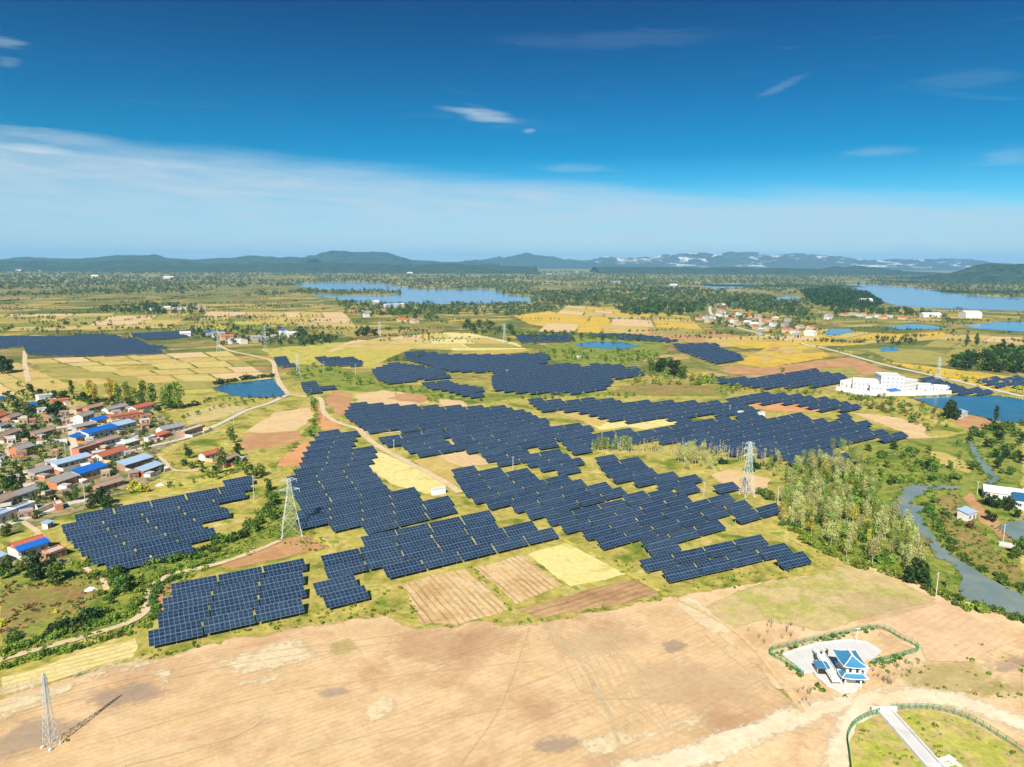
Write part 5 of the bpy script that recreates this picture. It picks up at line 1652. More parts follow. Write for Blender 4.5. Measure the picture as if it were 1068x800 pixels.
def chute():
    A, B = G(923, 744), G(992, 822)
    d = (B - A); ln = d.length
    r = empty('concrete_chute', A, math.atan2(d.y, d.x), 'long white concrete chute running through the fenced grass oval', 'chute')
    cm = plain_mat('chute_concrete', C(226, 222, 216), 0.8, 0.2, var=0.06, stain=(C(204, 200, 192), 0.5), scale=0.3)
    MB().box(0, ln, -1.6, 1.6, -.2, .5).build('bed', cm, r)
    for s in (-1, 1): MB().box(-.3, ln, s * 1.8 - .2, s * 1.8 + .2, -.3, 1.1).build('side_wall', WALL['white'], r)
    MB().box(-.8, -.3, -3.2, 3.2, -.3, 1.5).build('headwall', WALL['white'], r)
    w = empty('concrete_apron', G(988, 806), 0.3, 'broken white concrete apron beside the chute at the picture edge', 'apron')
    mb = MB()
    for i in range(9):
        x, y = rng.uniform(-5, 5), rng.uniform(-2, 3)
        mb.box(x, x + rng.uniform(1, 2.5), y, y + rng.uniform(1, 2), -.1, rng.uniform(.45, .8))
    mb.build('slab', WALL['white'], w)


sheet('fenced_grass', [(884, 830), (884, 775), (892, 755), (925, 742), (970, 741), (1010, 751), (1068, 785), (1100, 830)], ground_mat('oval_grass', [C(178, 172, 86), C(190, 190, 80), C(206, 180, 116), C(160, 180, 60)], 0.09, 0.8, amp=0.45), 0.8, 0.6)
sheet('garden_soil', [(905, 672), (918, 659), (956, 678), (940, 684), (920, 690)], SOIL, 0.8, 0.6)
chute()

MESHG = plain_mat('green_mesh', C(70, 160, 110), 0.7, 0.2, var=0.15)


def mesh_fence(px, label, h=1.7):
    pts = resample(smooth_line([G(*p) for p in px], 4), 2.6, False)
    o = pts[0].copy()
    r = empty('mesh_fence', o, 0, label, 'fence')
    nm = MB()
    post = MB().beam((0, 0, -.3), (0, 0, h + .15), .07, .07, 5).mesh('post', MESHG)
    for p in pts:
        link('post', post, r).location = p - o
    for a, b in zip(pts, pts[1:]):
        a, b = a - o, b - o
        for z in (.1, h * .5, h): nm.beam((a.x, a.y, z), (b.x, b.y, z), .035)
        n = max(2, int((b - a).length / .22))
        for i in range(n):
            q = a.lerp(b, (i + .5) / n)
            nm.beam((q.x, q.y, .1), (q.x, q.y, h), .028, .028, 3)
    nm.build('mesh_panel', MESHG, r)


mesh_fence([(838, 706), (820, 693), (802, 681), (830, 673), (870, 664), (915, 656), (938, 666), (958, 678), (936, 686), (910, 693)], 'green mesh fence around the pavilion yard')
mesh_fence([(890, 826), (886, 792), (884, 772), (890, 758), (902, 750), (917, 745)], 'green mesh fence along the left side of the grass oval')
mesh_fence([(930, 741), (955, 740), (980, 742), (1010, 751), (1040, 768), (1075, 792)], 'green mesh fence along the right side of the grass oval')

# dyke block by the fish pond
r = empty('sluice_block', G(1051, 570), R(-35), 'pale concrete sluice block on the fish pond dyke', 'sluice')
MB().box(-3, 3, -1.6, 1.6, -.3, 1.1).build('block', CONC, r)
MB().box(-2.6, 2.6, -1.2, 1.2, 1.103, 1.25).build('cap', WALL['white'], r)
for i, (px, lab) in enumerate((((167, 506), 'white tarpaulin heap beside the solar block at the village edge'), ((95, 615), 'white plastic sheet heap in the scrub below the village'))):
    me = bpy.data.meshes.new('tarp')
    g = 8
    vs, fs = [], []
    for a in range(g + 1):
        for b in range(g + 1):
            u, v = a / g * 2 - 1, b / g * 2 - 1
            vs.append((u * 2, v * 1.2, max(-.1, 1.1 * (1 - u * u) * (1 - v * v) * (1 + .5 * mnoise.noise(Vector((u * 2, v * 2, i)))))))
    for a in range(g):
        for b in range(g): fs.append((a * (g + 1) + b, (a + 1) * (g + 1) + b, (a + 1) * (g + 1) + b + 1, a * (g + 1) + b + 1))
    me.from_pydata(vs, [], fs)
    me.materials.append(WALL['white'])
    o = tag(link('tarpaulin_heap', me), lab, 'tarpaulin')
    o.location = G(*px)
    o.rotation_euler = (0, 0, .6)

# ------------------------------------------------------------------ trees and shrubs
def leaf_quads(rg, cen, rad, n, leaf, flat=1.0):
    """n leaf clumps spread over and inside lobes cen (k,3) of radii rad (k,)"""
    k = rg.choice(len(cen), n, p=rad ** 2 / np.sum(rad ** 2))
    d = rg.normal(size=(n, 3))
    d[:, 2] = d[:, 2] * 0.9 + 0.15
    d /= np.linalg.norm(d, axis=1)[:, None]
    rr = rad[k] * np.clip(rg.normal(0.92, 0.16, n), 0.3, 1.25)
    c = cen[k] + d * rr[:, None] * np.array([1, 1, flat])
    nv = d + rg.normal(scale=0.55, size=(n, 3))
    nv /= np.linalg.norm(nv, axis=1)[:, None]
    u = np.cross(nv, rg.normal(size=(n, 3)))
    u /= np.linalg.norm(u, axis=1)[:, None]
    w = np.cross(nv, u)
    s = leaf * rg.uniform(0.5, 1.35, n)[:, None]
    a = rg.uniform(0.55, 1.0, n)[:, None]
    return np.stack([c - u * s, c - w * s * a, c + u * s * rg.uniform(.7, 1.1, n)[:, None], c + w * s * a], axis=1)


def crown_round(seed, h, r, n=520, leaf=0.42, lo=0.25):
    rg = np.random.default_rng(seed)
    k = 11
    th = rg.uniform(0, 6.28, k); q = np.sqrt(rg.uniform(0, 1, k)) * r * 0.72
    z = rg.uniform(lo, 0.88, k) * h
    sh = np.clip(1.15 - np.abs(z / h - 0.5) * 1.4, 0.35, 1)
    cen = np.column_stack((np.cos(th) * q * sh, np.sin(th) * q * sh, z))
    rad = r * rg.uniform(0.28, 0.52, k)
    return leaf_quads(rg, cen, rad, n, leaf, 0.85)


def crown_tall(seed, h, r, n=520, leaf=0.42):
    rg = np.random.default_rng(seed)
    k = 14
    z = np.linspace(0.2, 0.95, k) * h
    prof = np.sin(np.clip((z / h - 0.08) / 0.95, 0, 1) * math.pi) ** 0.7
    th = rg.uniform(0, 6.28, k)
    q = r * 0.5 * prof * rg.uniform(0.3, 1.1, k)
    cen = np.column_stack((np.cos(th) * q, np.sin(th) * q, z))
    rad = r * (0.28 + 0.42 * prof) * rg.uniform(0.7, 1.1, k)
    return leaf_quads(rg, cen, rad, n, leaf, 1.2)


def crown_slender(seed, h, r, n=300, leaf=0.27):
    rg = np.random.default_rng(seed)
    k = 12
    z = np.linspace(0.28, 0.98, k) * h
    th = rg.uniform(0, 6.28, k)
    q = r * 0.7 * rg.uniform(0.2, 1, k) * (1.15 - z / h)
    cen = np.column_stack((np.cos(th) * q, np.sin(th) * q, z))
    rad = r * rg.uniform(0.3, 0.6, k) * (1.2 - z / h * 0.7)
    return leaf_quads(rg, cen, rad, n, leaf, 1.3)


def crown_fluffy(seed, h, r, n=520, leaf=0.22):
    """a thin-leaved young crown, loose and open, with twig ends standing out"""
    rg = np.random.default_rng(seed)
    k = 16
    z = rg.uniform(0.3, 0.97, k) * h
    th = rg.uniform(0, 6.28, k)
    prof = np.sin(np.clip((z / h - 0.12) / 0.98, 0, 1) * math.pi) ** 0.6
    q = r * 0.8 * rg.uniform(0.1, 1, k) * prof
    cen = np.column_stack((np.cos(th) * q, np.sin(th) * q, z))
    rad = r * rg.uniform(0.25, 0.6, k)
    return leaf_quads(rg, cen, rad, n, leaf, 1.25)


def crown_shrub(seed, h, r, n=240, leaf=0.3):
    rg = np.random.default_rng(seed)
    k = 8
    th = rg.uniform(0, 6.28, k); q = np.sqrt(rg.uniform(0, 1, k)) * r * 0.75
    cen = np.column_stack((np.cos(th) * q, np.sin(th) * q, rg.uniform(0.2, 0.62, k) * h))
    rad = np.minimum(r * rg.uniform(0.3, 0.5, k), h * 0.5)
    V = leaf_quads(rg, cen, rad, n, leaf, 0.85)
    V[:, :, 2] = np.maximum(V[:, :, 2], 0.03)
    return V


def trunk_mesh(seed, h, r0, mat, limbs=6, up=0.8, reach=1.6):
    rg = random.Random(seed)
    mb = MB()
    p = Vector((0, 0, -0.3))
    pts = [p]
    for i in range(1, 6):
        pts.append(Vector((rg.uniform(-.12, .12) * i * .5, rg.uniform(-.12, .12) * i * .5, h * up * i / 5)))
    for i in range(5): mb.beam(pts[i], pts[i + 1], r0 * (1 - i * .17), r0 * (1 - (i + 1) * .17), 6)
    for i in range(limbs):
        t = rg.uniform(.35, .95)
        b = pts[min(4, int(t * 5))].lerp(pts[min(5, int(t * 5) + 1)], t * 5 % 1)
        th = rg.uniform(0, 6.28)
        e = b + Vector((math.cos(th) * reach * (1.2 - t * .7), math.sin(th) * reach * (1.2 - t * .7), reach * rg.uniform(.5, 1.0)))
        mb.beam(b, e, r0 * .4, r0 * .1, 4)
    return mb.mesh('trunk', mat)


PROTO = {}


def protos(kind, leaf):
    key = (kind, leaf)
    if key in PROTO: return PROTO[key]
    out = []
    for s in range(4):
        sd = s * 13 + hash(kind) % 1 + {'round': 1, 'tall': 2, 'slender': 3, 'bare': 4, 'shrub': 5, 'big': 6}[kind] * 101
        if kind == 'round': V, tr = crown_round(sd, 7.0, 3.0), ('trunk', 7.0, .17, BARK, 6, .7, 1.6)
        elif kind == 'big': V, tr = crown_round(sd, 10.0, 4.6, 900, .5, .2), ('trunk', 10.0, .28, BARK, 8, .7, 2.4)
        elif kind == 'tall': V, tr = crown_tall(sd, 12.5, 2.5), ('trunk', 12.5, .18, BARK, 8, .85, 1.2)
        elif kind == 'slender': V, tr = crown_fluffy(sd, 8.6, 2.1), ('trunk', 9.0, .09, BARKP, 14, .95, 1.5)
        elif kind == 'bare': V, tr = crown_slender(sd, 8.0, 0.9, 60, .2), ('trunk', 8.0, .09, BARKP, 9, .97, .9)
        else: V, tr = crown_shrub(sd, 1.9, 1.7), None
        me = quads_mesh('crown' if tr else 'foliage', V, LF[leaf])
        tm = trunk_mesh(sd, *tr[1:]) if tr else trunk_mesh(sd, 1.4, .06, BARK, 5, .6, .7)
        out.append((me, tm))
    PROTO[key] = out
    return out


REQ = []       # every tree and shrub asked for: kind, leaf, place, scale, cluster
CLUST = {}


def req(kind, leaf, p, sc, cl):
    if cl.startswith('small garden') and 68 < proj(p)[0] < 83 and 430 < proj(p)[1] < 486: return
    REQ.append(dict(kind=kind, leaf=leaf, p=Vector((p.x, p.y, 0)), s=sc, cl=cl, d=math.hypot(p.x, p.y)))


def pick(leaf):
    if isinstance(leaf, str): return leaf
    ks = list(leaf)
    return ks[rng.choice(len(ks), p=np.array([leaf[k] for k in ks]) / sum(leaf.values()))]


def veg_line(px, step, kind, leaf, sc, cl, width=1.0, skip=0.05):
    pts = smooth_line([G(*p) for p in px], 8)
    acc = 0.0
    for a, b in zip(pts, pts[1:]):
        ln = (b - a).length
        d = (b - a) / max(ln, 1e-6)
        while acc < ln:
            if rng.random() > skip:
                o = a + d * acc + Vector((-d.y, d.x, 0)) * rng.uniform(-width, width)
                req(kind, pick(leaf), o, sc * rng.uniform(.65, 1.3), cl)
            acc += step * rng.uniform(.6, 1.4)
        acc -= ln


def veg_poly(px, dens, kind, leaf, sc, cl, clump=0.0):
    pts = [G(*p) for p in px]
    x0, x1 = min(p.x for p in pts), max(p.x for p in pts)
    y0, y1 = min(p.y for p in pts), max(p.y for p in pts)
    n = int((x1 - x0) * (y1 - y0) * dens / 100)
    for _ in range(n):
        x, y = rng.uniform(x0, x1), rng.uniform(y0, y1)
        if not inpoly(x, y, pts): continue
        if clump and mnoise.noise(Vector((x * clump, y * clump, 2.2))) < 0.02: continue
        req(kind, pick(leaf), Vector((x, y, 0)), sc * rng.uniform(.65, 1.35), cl)


def veg_at(lst, kind, leaf, cl):
    for px, py, s in lst: req(kind, pick(leaf), G(px, py), s, cl)


GR = {'mid': 3, 'dark': 2, 'lime': 1}
BR = {'mid': 1, 'lime': 4}
DK = {'dark': 3, 'mid': 1}
# single trees and small groups
veg_at([(124, 422, 1.3), (133, 423, 1.5), (140, 423, 1.25), (150, 424, 1.5), (159, 425, 1.6), (178, 427, 1.75), (186, 427, 1.6), (171, 426, 1.2)], 'tall', {'mid': 3, 'lime': 1}, 'tall green poplars behind the village')
veg_at([(94, 419, 1.6), (116, 419, 1.45), (122, 420, 1.35), (99, 420, 1.2), (146, 421, 1.1)], 'tall', 'yellow', 'yellow autumn poplars behind the village')
veg_at([(75, 412, .9)], 'tall', 'dark', 'slim dark cypress shaped tree behind the village')
veg_at([(99, 530, 1.1), (107, 528, 1.25), (112, 531, .9)], 'round', 'dark', 'dark round trees above the solar block')
veg_at([(80, 522, .8), (75, 515, .7), (70, 522, .6)], 'round', {'dark': 1, 'mid': 1}, 'small trees above the solar block')
veg_at([(139, 512, .7), (146, 514, .65), (153, 513, .6), (135, 515, .5)], 'round', 'yellow', 'yellow bushes by the thatch coloured shed')
veg_at([(240, 457, .75), (244, 462, .8), (248, 470, .8), (248, 477, .85), (241, 452, .6)], 'round', {'dark': 1, 'mid': 2}, 'curved row of trees below the concrete road')
veg_at([(232, 489, .95), (229, 494, .7)], 'tall', 'mid', 'green poplars beside the lone white and orange house')
veg_at([(266, 500, .8), (272, 497, .9), (258, 496, .7), (280, 512, .8), (281, 522, .75)], 'round', 'mid', 'green trees around the pale corner pole')
veg_at([(690, 388, 1.5), (702, 392, 1.7), (680, 386, 1.2), (712, 394, 1.3), (697, 383, 1.2)], 'big', {'mid': 2, 'dark': 1}, 'big green trees below the small pond')
veg_at([(722, 397, 1.1), (735, 398, 1.1), (741, 400, .9), (728, 402, 1.0)], 'round', {'lime': 2, 'yellow': 1}, 'yellow green trees right of the big green trees')
veg_at([(992, 436, 1.35), (986, 437, 1.0), (998, 438, .8)], 'big', 'dark', 'dark trees on the pond shore')
veg_at([(1038, 441, .9)], 'tall', 'dark', 'lone slim tree at the lower edge of the right pond')
veg_at([(956, 610, 1.2), (963, 614, .9), (949, 607, .9)], 'round', 'dark', 'dark round trees at the lower edge of the grove')
veg_at([(1028, 527, .8), (1034, 529, .85), (1040, 531, .75), (1045, 530, .7), (1053, 533, .8), (1030, 543, .7), (1036, 545, .65), (1060, 540, .7), (1064, 545, .8)], 'round', 'dark', 'dark round trees around the long white shed')
veg_at([(1064, 580, 1.0), (1068, 573, .9), (1058, 583, .7)], 'round', 'mid', 'trees beside the sluice block')
veg_at([(378, 351, 2.0), (384, 351, 2.2), (391, 352, 1.9), (373, 352, 1.6)], 'round', 'dark', 'dark tree clump on the straw fields')
veg_at([(1034, 387, 1.6), (1008, 362, 1.3), (1018, 362, 1.5), (1046, 366, 1.4), (1054, 372, 1.4)], 'tall', 'dark', 'tall trees standing out of the dark wood')
veg_at([(2, 390, 1.7), (8, 388, 1.4)], 'big', 'dark', 'dark trees at the left edge of the plain')
veg_at([(75, 412, .6), (20, 404, .7), (30, 405, .6), (55, 400, .5), (110, 404, .6)], 'round', 'mid', 'small field trees on the plain behind the village')
veg_at([(816, 388, .9)], 'round', 'mid', 'single round tree in the rice fields')
# village trees
veg_poly([(0, 405), (60, 412), (112, 420), (190, 424), (188, 432), (120, 428), (70, 418), (40, 430), (0, 436)], 1.5, 'round', DK, .75, 'trees on the upper side of the village')
veg_poly([(26, 430), (66, 428), (68, 446), (36, 452), (22, 445)], 1.9, 'round', DK, .85, 'dense trees left of the lane')
veg_poly([(22, 452), (38, 455), (34, 468), (20, 466)], 1.8, 'round', 'dark', .8, 'dark trees by the old brown house')
veg_poly([(0, 482), (20, 485), (36, 500), (58, 502), (60, 520), (30, 515), (0, 520)], 1.5, 'round', GR, .75, 'trees below the lane')
veg_poly([(40, 470), (70, 472), (70, 482), (40, 490)], 1.5, 'round', BR, .5, 'garden trees by the lane')
veg_poly([(100, 484), (125, 484), (118, 498), (104, 500)], 1.6, 'round', GR, .5, 'garden trees in the lower village')
veg_poly([(-10, 430), (60, 426), (160, 432), (190, 446), (160, 468), (172, 496), (130, 512), (90, 528), (40, 544), (-10, 556)], 2.6, 'round', {'dark': 2, 'mid': 2, 'lime': 1}, .42, 'small garden trees among the village houses')
veg_poly([(0, 592), (24, 592), (60, 590), (72, 596), (60, 612), (20, 610), (0, 608)], 2.0, 'round', GR, .75, 'trees in front of the half blue roofed house')
veg_poly([(100, 590), (120, 585), (150, 595), (148, 610), (128, 622), (112, 610)], 1.8, 'round', {'mid': 2, 'lime': 1}, .7, 'bushy trees on the green slope')
veg_poly([(0, 550), (30, 548), (24, 562), (0, 566)], 1.5, 'round', GR, .6, 'bushes below the pale lane')
veg_poly([(168, 464), (205, 462), (212, 482), (196, 492), (170, 486)], 1.3, 'round', GR, .55, 'garden trees below the concrete road')
veg_poly([(235, 480), (262, 480), (268, 494), (245, 494)], 1.4, 'round', GR, .6, 'trees right of the dark red hut')
veg_line([(285, 525), (276, 545), (262, 556)], 6, 'round', {'mid': 2, 'dark': 1}, .75, 'trees along the green bank by the solar block', 2)
veg_line([(320, 404), (326, 420), (330, 440), (322, 456), (300, 474)], 9, 'round', {'mid': 1, 'lime': 1}, .55, 'bushy trees along the field edge', 2)
# green banks: shrubs
veg_line([(176, 508), (215, 500), (250, 490)], 5, 'round', {'mid': 1, 'lime': 1}, .4, 'bushes along the top of the village solar block', 3)
veg_line([(168, 488), (195, 484), (215, 492), (235, 500)], 5, 'round', GR, .5, 'bushes by the lone house track', 4)
veg_line([(150, 592), (185, 585), (225, 572), (262, 552), (286, 530)], 3.0, 'shrub', BR, 1.25, 'bright green shrubs between two solar blocks', 3)
veg_line([(160, 588), (200, 578), (240, 563), (268, 545)], 3.4, 'shrub', GR, 1.5, 'green shrubs below the village solar block', 2)
veg_line([(0, 697), (50, 684), (100, 670), (145, 656), (160, 646)], 2.6, 'shrub', BR, .9, 'shrubs along the lower side of the dirt track', 1.2)
veg_line([(0, 682), (50, 668), (95, 654), (130, 641), (147, 618), (158, 606), (190, 594), (240, 578)], 2.8, 'shrub', BR, 1.0, 'shrubs along the upper side of the dirt track', 1.6)
veg_line([(162, 645), (160, 625), (166, 612), (190, 602)], 2.6, 'shrub', 'mid', .9, 'shrubs right of the track bend', .8)
veg_line([(60, 657), (76, 653), (94, 644)], 2.2, 'shrub', 'dark', 1.5, 'dark shrubs above the dirt track', 1.5)
veg_line([(20, 662), (60, 666), (100, 650), (120, 628), (118, 605)], 3.0, 'shrub', GR, 1.0, 'scrub on the green slope', 4)
veg_line([(0, 652), (20, 645), (45, 640), (60, 636)], 4, 'shrub', 'yellow', .8, 'yellow flowering shrubs on the russet meadow', 2)
veg_poly([(60, 560), (100, 590), (110, 605), (70, 600), (50, 580)], 2.5, 'shrub', BR, 1.0, 'scrub beside the half blue roofed house')
# right side
veg_poly([(812, 520), (828, 490), (870, 482), (908, 500), (925, 530), (948, 552), (968, 590), (962, 606), (925, 592), (890, 584), (862, 576), (848, 562), (815, 546)], 4.2, 'slender', {'pale': 6, 'lime': 3, 'yellow': .5, 'mid': .4}, .84, 'slender pale trees of the birch grove')
veg_line([(822, 548), (852, 570), (890, 588), (925, 597), (962, 612), (1000, 630), (1040, 645)], 2.6, 'shrub', BR, 1.2, 'green shrubs along the foot of the birch grove', 2)
veg_line([(1000, 626), (1035, 637), (1075, 652)], 1.8, 'shrub', 'mid', .9, 'reeds and shrubs on the near river bank', 1)
veg_poly([(780, 478), (830, 486), (880, 470), (905, 486), (860, 500), (812, 505)], 2.2, 'slender', {'pale': 3, 'lime': 3}, .8, 'yellow green young trees behind the tall pylon')
veg_poly([(812, 520), (828, 490), (870, 482), (908, 500), (925, 530), (948, 552), (968, 590), (925, 592), (862, 576)], 2.2, 'shrub', {'mid': 2, 'lime': 3}, 1.4, 'undergrowth of the birch grove')
veg_poly([(968, 590), (985, 600), (1000, 622), (975, 615)], 1.6, 'slender', 'lime', .7, 'young trees by the river bend')
veg_line([(618, 468), (650, 471), (690, 473), (720, 476), (757, 478), (800, 486)], 1.1, 'bare', {'pale': 3, 'russet': 1}, .95, 'row of thin bare poplars behind the solar tables', 2.0)
veg_line([(618, 470), (640, 470), (660, 471)], 1.4, 'slender', {'pale': 1, 'lime': 1}, .8, 'yellowing young trees left of the bare poplars', 2)
veg_poly([(700, 476), (740, 476), (752, 484), (740, 494), (718, 492)], 3.5, 'slender', 'pale', .95, 'pale thicket of young trees beside the tall pylon')
veg_poly([(748, 480), (780, 482), (812, 488), (812, 500), (780, 494), (752, 492)], 1.0, 'shrub', {'mid': 2, 'dark': 1}, 1.7, 'dark shrubs beside the tall pylon')
veg_at([(797, 519, .7), (803, 522, .75), (792, 516, .6)], 'round', 'mid', 'green trees left of the grove')
veg_poly([(898, 492), (925, 470), (960, 470), (1000, 490), (1005, 504), (950, 505), (925, 508)], 2.6, 'shrub', {'mid': 2, 'lime': 2}, 1.5, 'shrubs on the green meadow by the river', .05)
veg_poly([(860, 487), (905, 470), (935, 492), (925, 520)], 1.3, 'round', {'lime': 2, 'mid': 2}, .55, 'bushy trees between the solar block and the river')
veg_poly([(915, 470), (960, 466), (985, 482), (1005, 495), (985, 500), (940, 486)], 0.9, 'round', {'mid': 2, 'dark': 1}, .6, 'round trees on the river meadow')
veg_poly([(880, 412), (930, 416), (975, 428), (990, 440), (985, 455), (955, 445), (900, 425)], 1.8, 'round', {'mid': 2, 'lime': 1, 'russet': 1}, .5, 'scrub trees between the plant and the river')
veg_poly([(985, 455), (1030, 445), (1068, 440), (1068, 500), (1045, 496), (1025, 470), (1005, 460)], 1.7, 'round', {'mid': 2, 'dark': 1}, .65, 'trees along the creek')
veg_poly([(1000, 458), (1010, 470), (1028, 500), (1000, 490), (985, 470)], 1.3, 'round', {'mid': 2}, .6, 'trees left of the creek')
veg_poly([(970, 518), (995, 512), (1020, 548), (1045, 580), (1068, 596), (1068, 624), (1020, 590), (985, 562)], 3.0, 'shrub', {'mid': 2, 'russet': 2, 'lime': 1}, 1.2, 'scrub on the far river bank', .06)
veg_line([(968, 528), (985, 560), (1005, 583), (1040, 603), (1075, 622)], 2.8, 'shrub', 'mid', 1.0, 'green reeds along the far river bank', 1.5)
# middle distance
veg_line([(226, 401), (250, 397), (284, 393)], 4, 'shrub', 'dark', 1.7, 'hedge above the left pond', 1)
veg_line([(200, 424), (222, 419), (255, 418), (296, 415)], 4.5, 'round', {'mid': 1, 'dark': 1}, .5, 'hedge below the left pond', 2)
veg_line([(190, 436), (230, 426), (270, 419)], 7, 'round', {'mid': 1}, .45, 'bushes by the dry meadow', 3)
veg_poly([(290, 382), (330, 382), (392, 398), (380, 405), (340, 398), (300, 393)], 0.8, 'round', {'lime': 2, 'mid': 2}, .6, 'light trees in the green strip')
veg_poly([(385, 400), (440, 404), (520, 413), (560, 412), (650, 411), (690, 414), (560, 417), (450, 420), (400, 410)], 0.9, 'round', {'lime': 2, 'mid': 2}, .42, 'bushes in the middle green strip')
veg_poly([(560, 367), (600, 366), (660, 366), (690, 372), (670, 382), (620, 378), (575, 376)], 0.9, 'round', {'mid': 2, 'lime': 2}, .6, 'trees below the small pond')
veg_poly([(650, 386), (690, 388), (760, 396), (770, 404), (700, 402), (650, 402)], 0.9, 'round', {'mid': 2, 'lime': 2}, .6, 'trees around the big green clump')
veg_poly([(530, 348), (600, 347), (680, 353), (700, 356), (600, 357), (530, 356)], 0.5, 'round', {'mid': 2, 'dark': 1}, .8, 'trees behind the small pond')
veg_line([(405, 377), (425, 376), (440, 375)], 8, 'round', 'mid', .8, 'trees between the upper solar blocks', 4)
veg_poly([(985, 384), (1000, 374), (1040, 368), (1080, 366), (1080, 390), (1010, 388)], 1.4, 'round', DK, 1.3, 'dense dark wood right of the rice fields')
veg_poly([(740, 405), (790, 404), (860, 405), (890, 408), (930, 414), (900, 420), (820, 409), (760, 412)], 1.1, 'round', {'mid': 2, 'russet': 1, 'lime': 1}, .45, 'bushes below the plant')
veg_line([(800, 350), (850, 361), (900, 373), (950, 385), (1000, 396)], 14, 'round', {'yellow': 3, 'mid': 1}, .6, 'yellow roadside trees', 10)
veg_poly([(950, 384), (985, 388), (1040, 398), (1068, 404), (1068, 412), (1000, 400)], 0.8, 'round', {'yellow': 3, 'lime': 1}, .6, 'yellow bushes by the road')
# hamlets and hedges further off
veg_poly([(105, 322), (150, 317), (215, 320), (215, 328), (150, 328), (110, 328)], 0.22, 'round', DK, 1.3, 'trees')
veg_poly([(190, 345), (240, 343), (330, 345), (352, 352), (350, 360), (300, 362), (230, 360)], 0.3, 'round', DK, 1.1, 'trees')
veg_poly([(350, 314), (430, 316), (480, 320), (480, 332), (440, 334), (360, 328)], 0.2, 'round', {'dark': 2, 'mid': 2}, 1.3, 'trees')
veg_poly([(480, 334), (530, 340), (540, 350), (500, 350), (480, 342)], 0.35, 'round', DK, 1.1, 'trees')
veg_poly([(640, 320), (680, 316), (728, 318), (735, 326), (700, 330), (650, 329)], 0.3, 'round', DK, 1.6, 'trees')
veg_poly([(750, 312), (800, 310), (830, 318), (850, 330), (810, 330), (760, 322)], 0.2, 'round', DK, 1.5, 'trees')
veg_poly([(730, 328), (850, 330), (860, 350), (800, 348), (740, 338)], 0.1, 'round', DK, 1.1, 'trees')
veg_poly([(835, 305), (870, 302), (905, 308), (920, 318), (900, 322), (850, 319)], 0.5, 'round', 'dark', 2.0, 'trees')
veg_poly([(860, 322), (920, 320), (960, 326), (985, 329), (960, 330), (870, 328)], 0.25, 'round', DK, 1.3, 'trees')
veg_poly([(912, 352), (960, 356), (950, 361), (915, 358)], 0.5, 'round', 'dark', .9, 'trees')
veg_poly([(0, 335), (100, 330), (300, 330), (340, 340), (250, 345), (0, 350)], 0.03, 'round', GR, 1.0, 'trees')
veg_poly([(560, 305), (700, 300), (760, 304), (740, 318), (640, 316), (570, 318)], 0.06, 'round', DK, 1.6, 'trees')
for k in range(620):      # hedge lines between the far fields
    x = rng.uniform(-40, 1100)
    y = 296 + 62 * rng.random() ** 1.4
    dx = rng.uniform(12, 60)
    if 590 < x < 690 and 350 < y < 368: continue
    if 470 < x < 700 and 316 < y < 346 and rng.random() < .85: continue
    veg_line([(x, y), (x + dx, y + rng.normal(0, 1.2) + (x - 534) * 0.003)], rng.uniform(4.5, 9), 'round', {'dark': 3, 'mid': 2}, rng.uniform(.3, .75), 'trees', 2.5, .2)

WBB = [(min(p[0] for p in w), max(p[0] for p in w), min(p[1] for p in w), max(p[1] for p in w)) for w in WPOLY]


for w in WPOLY[2:6] + WPOLY[6:7]:
    ring = resample([Vector((p[0], p[1], 0)) for p in w], 2.2, True)
    for i, p in enumerate(ring):
        d = (ring[(i + 1) % len(ring)] - ring[i - 1]).normalized()
        if rng.random() < .8:
            o = p + Vector((-d.y, d.x, 0)) * rng.uniform(-1.2, 1.2)
            px = proj(o)[0]
            if 0 < px < 1085: REQ.append(dict(kind='shrub', leaf=pick({'mid': 3, 'lime': 2, 'russet': 1}), p=o, s=rng.uniform(.25, .6), cl='trees', d=o.length, bank=True))


def wet(x, y):
    for w, b in zip(WPOLY, WBB):
        if b[0] < x < b[1] and b[2] < y < b[3] and inpoly(x, y, w): return True
    return False


REQ = [q for q in REQ if (q.get('bank') or not wet(q['p'].x, q['p'].y)) and not any((q['p'].x - h[0]) ** 2 + (q['p'].y - h[1]) ** 2 < h[2] ** 2 for h in FOOT)]
CAT = {'round': 'tree', 'big': 'tree', 'tall': 'tree', 'slender': 'slender tree', 'bare': 'bare poplar', 'shrub': 'shrub'}
NAME = {'round': 'broadleaf_tree', 'big': 'broadleaf_tree', 'tall': 'poplar_tree', 'slender': 'young_tree', 'bare': 'bare_poplar', 'shrub': 'shrub'}
SIZE = {'round': 7, 'big': 10, 'tall': 12.5, 'slender': 9, 'bare': 8, 'shrub': 2.4}
for q in REQ: q['app'] = SIZE[q['kind']] * q['s'] / q['d']
chosen, rest = [], []
for cat in ('tree', 'slender tree', 'bare poplar', 'shrub'):
    lst = sorted([q for q in REQ if CAT[q['kind']] == cat], key=lambda q: -q['app'])
    print(cat, len(lst))
    lim = 290
    for q in lst:
        px, py, w = proj(q['p'])
        seen = -15 < px < 1083 and py < 830
        if seen and lim > 0 and q['cl'] != 'trees':
            chosen.append(q); lim -= 1
        else: rest.append(q)
bycl = {}
for q in chosen: bycl.setdefault(q['cl'], []).append(q)
COLW = {'dark': 'dark green', 'mid': 'green', 'lime': 'light green', 'yellow': 'yellow', 'pale': 'pale', 'russet': 'russet'}
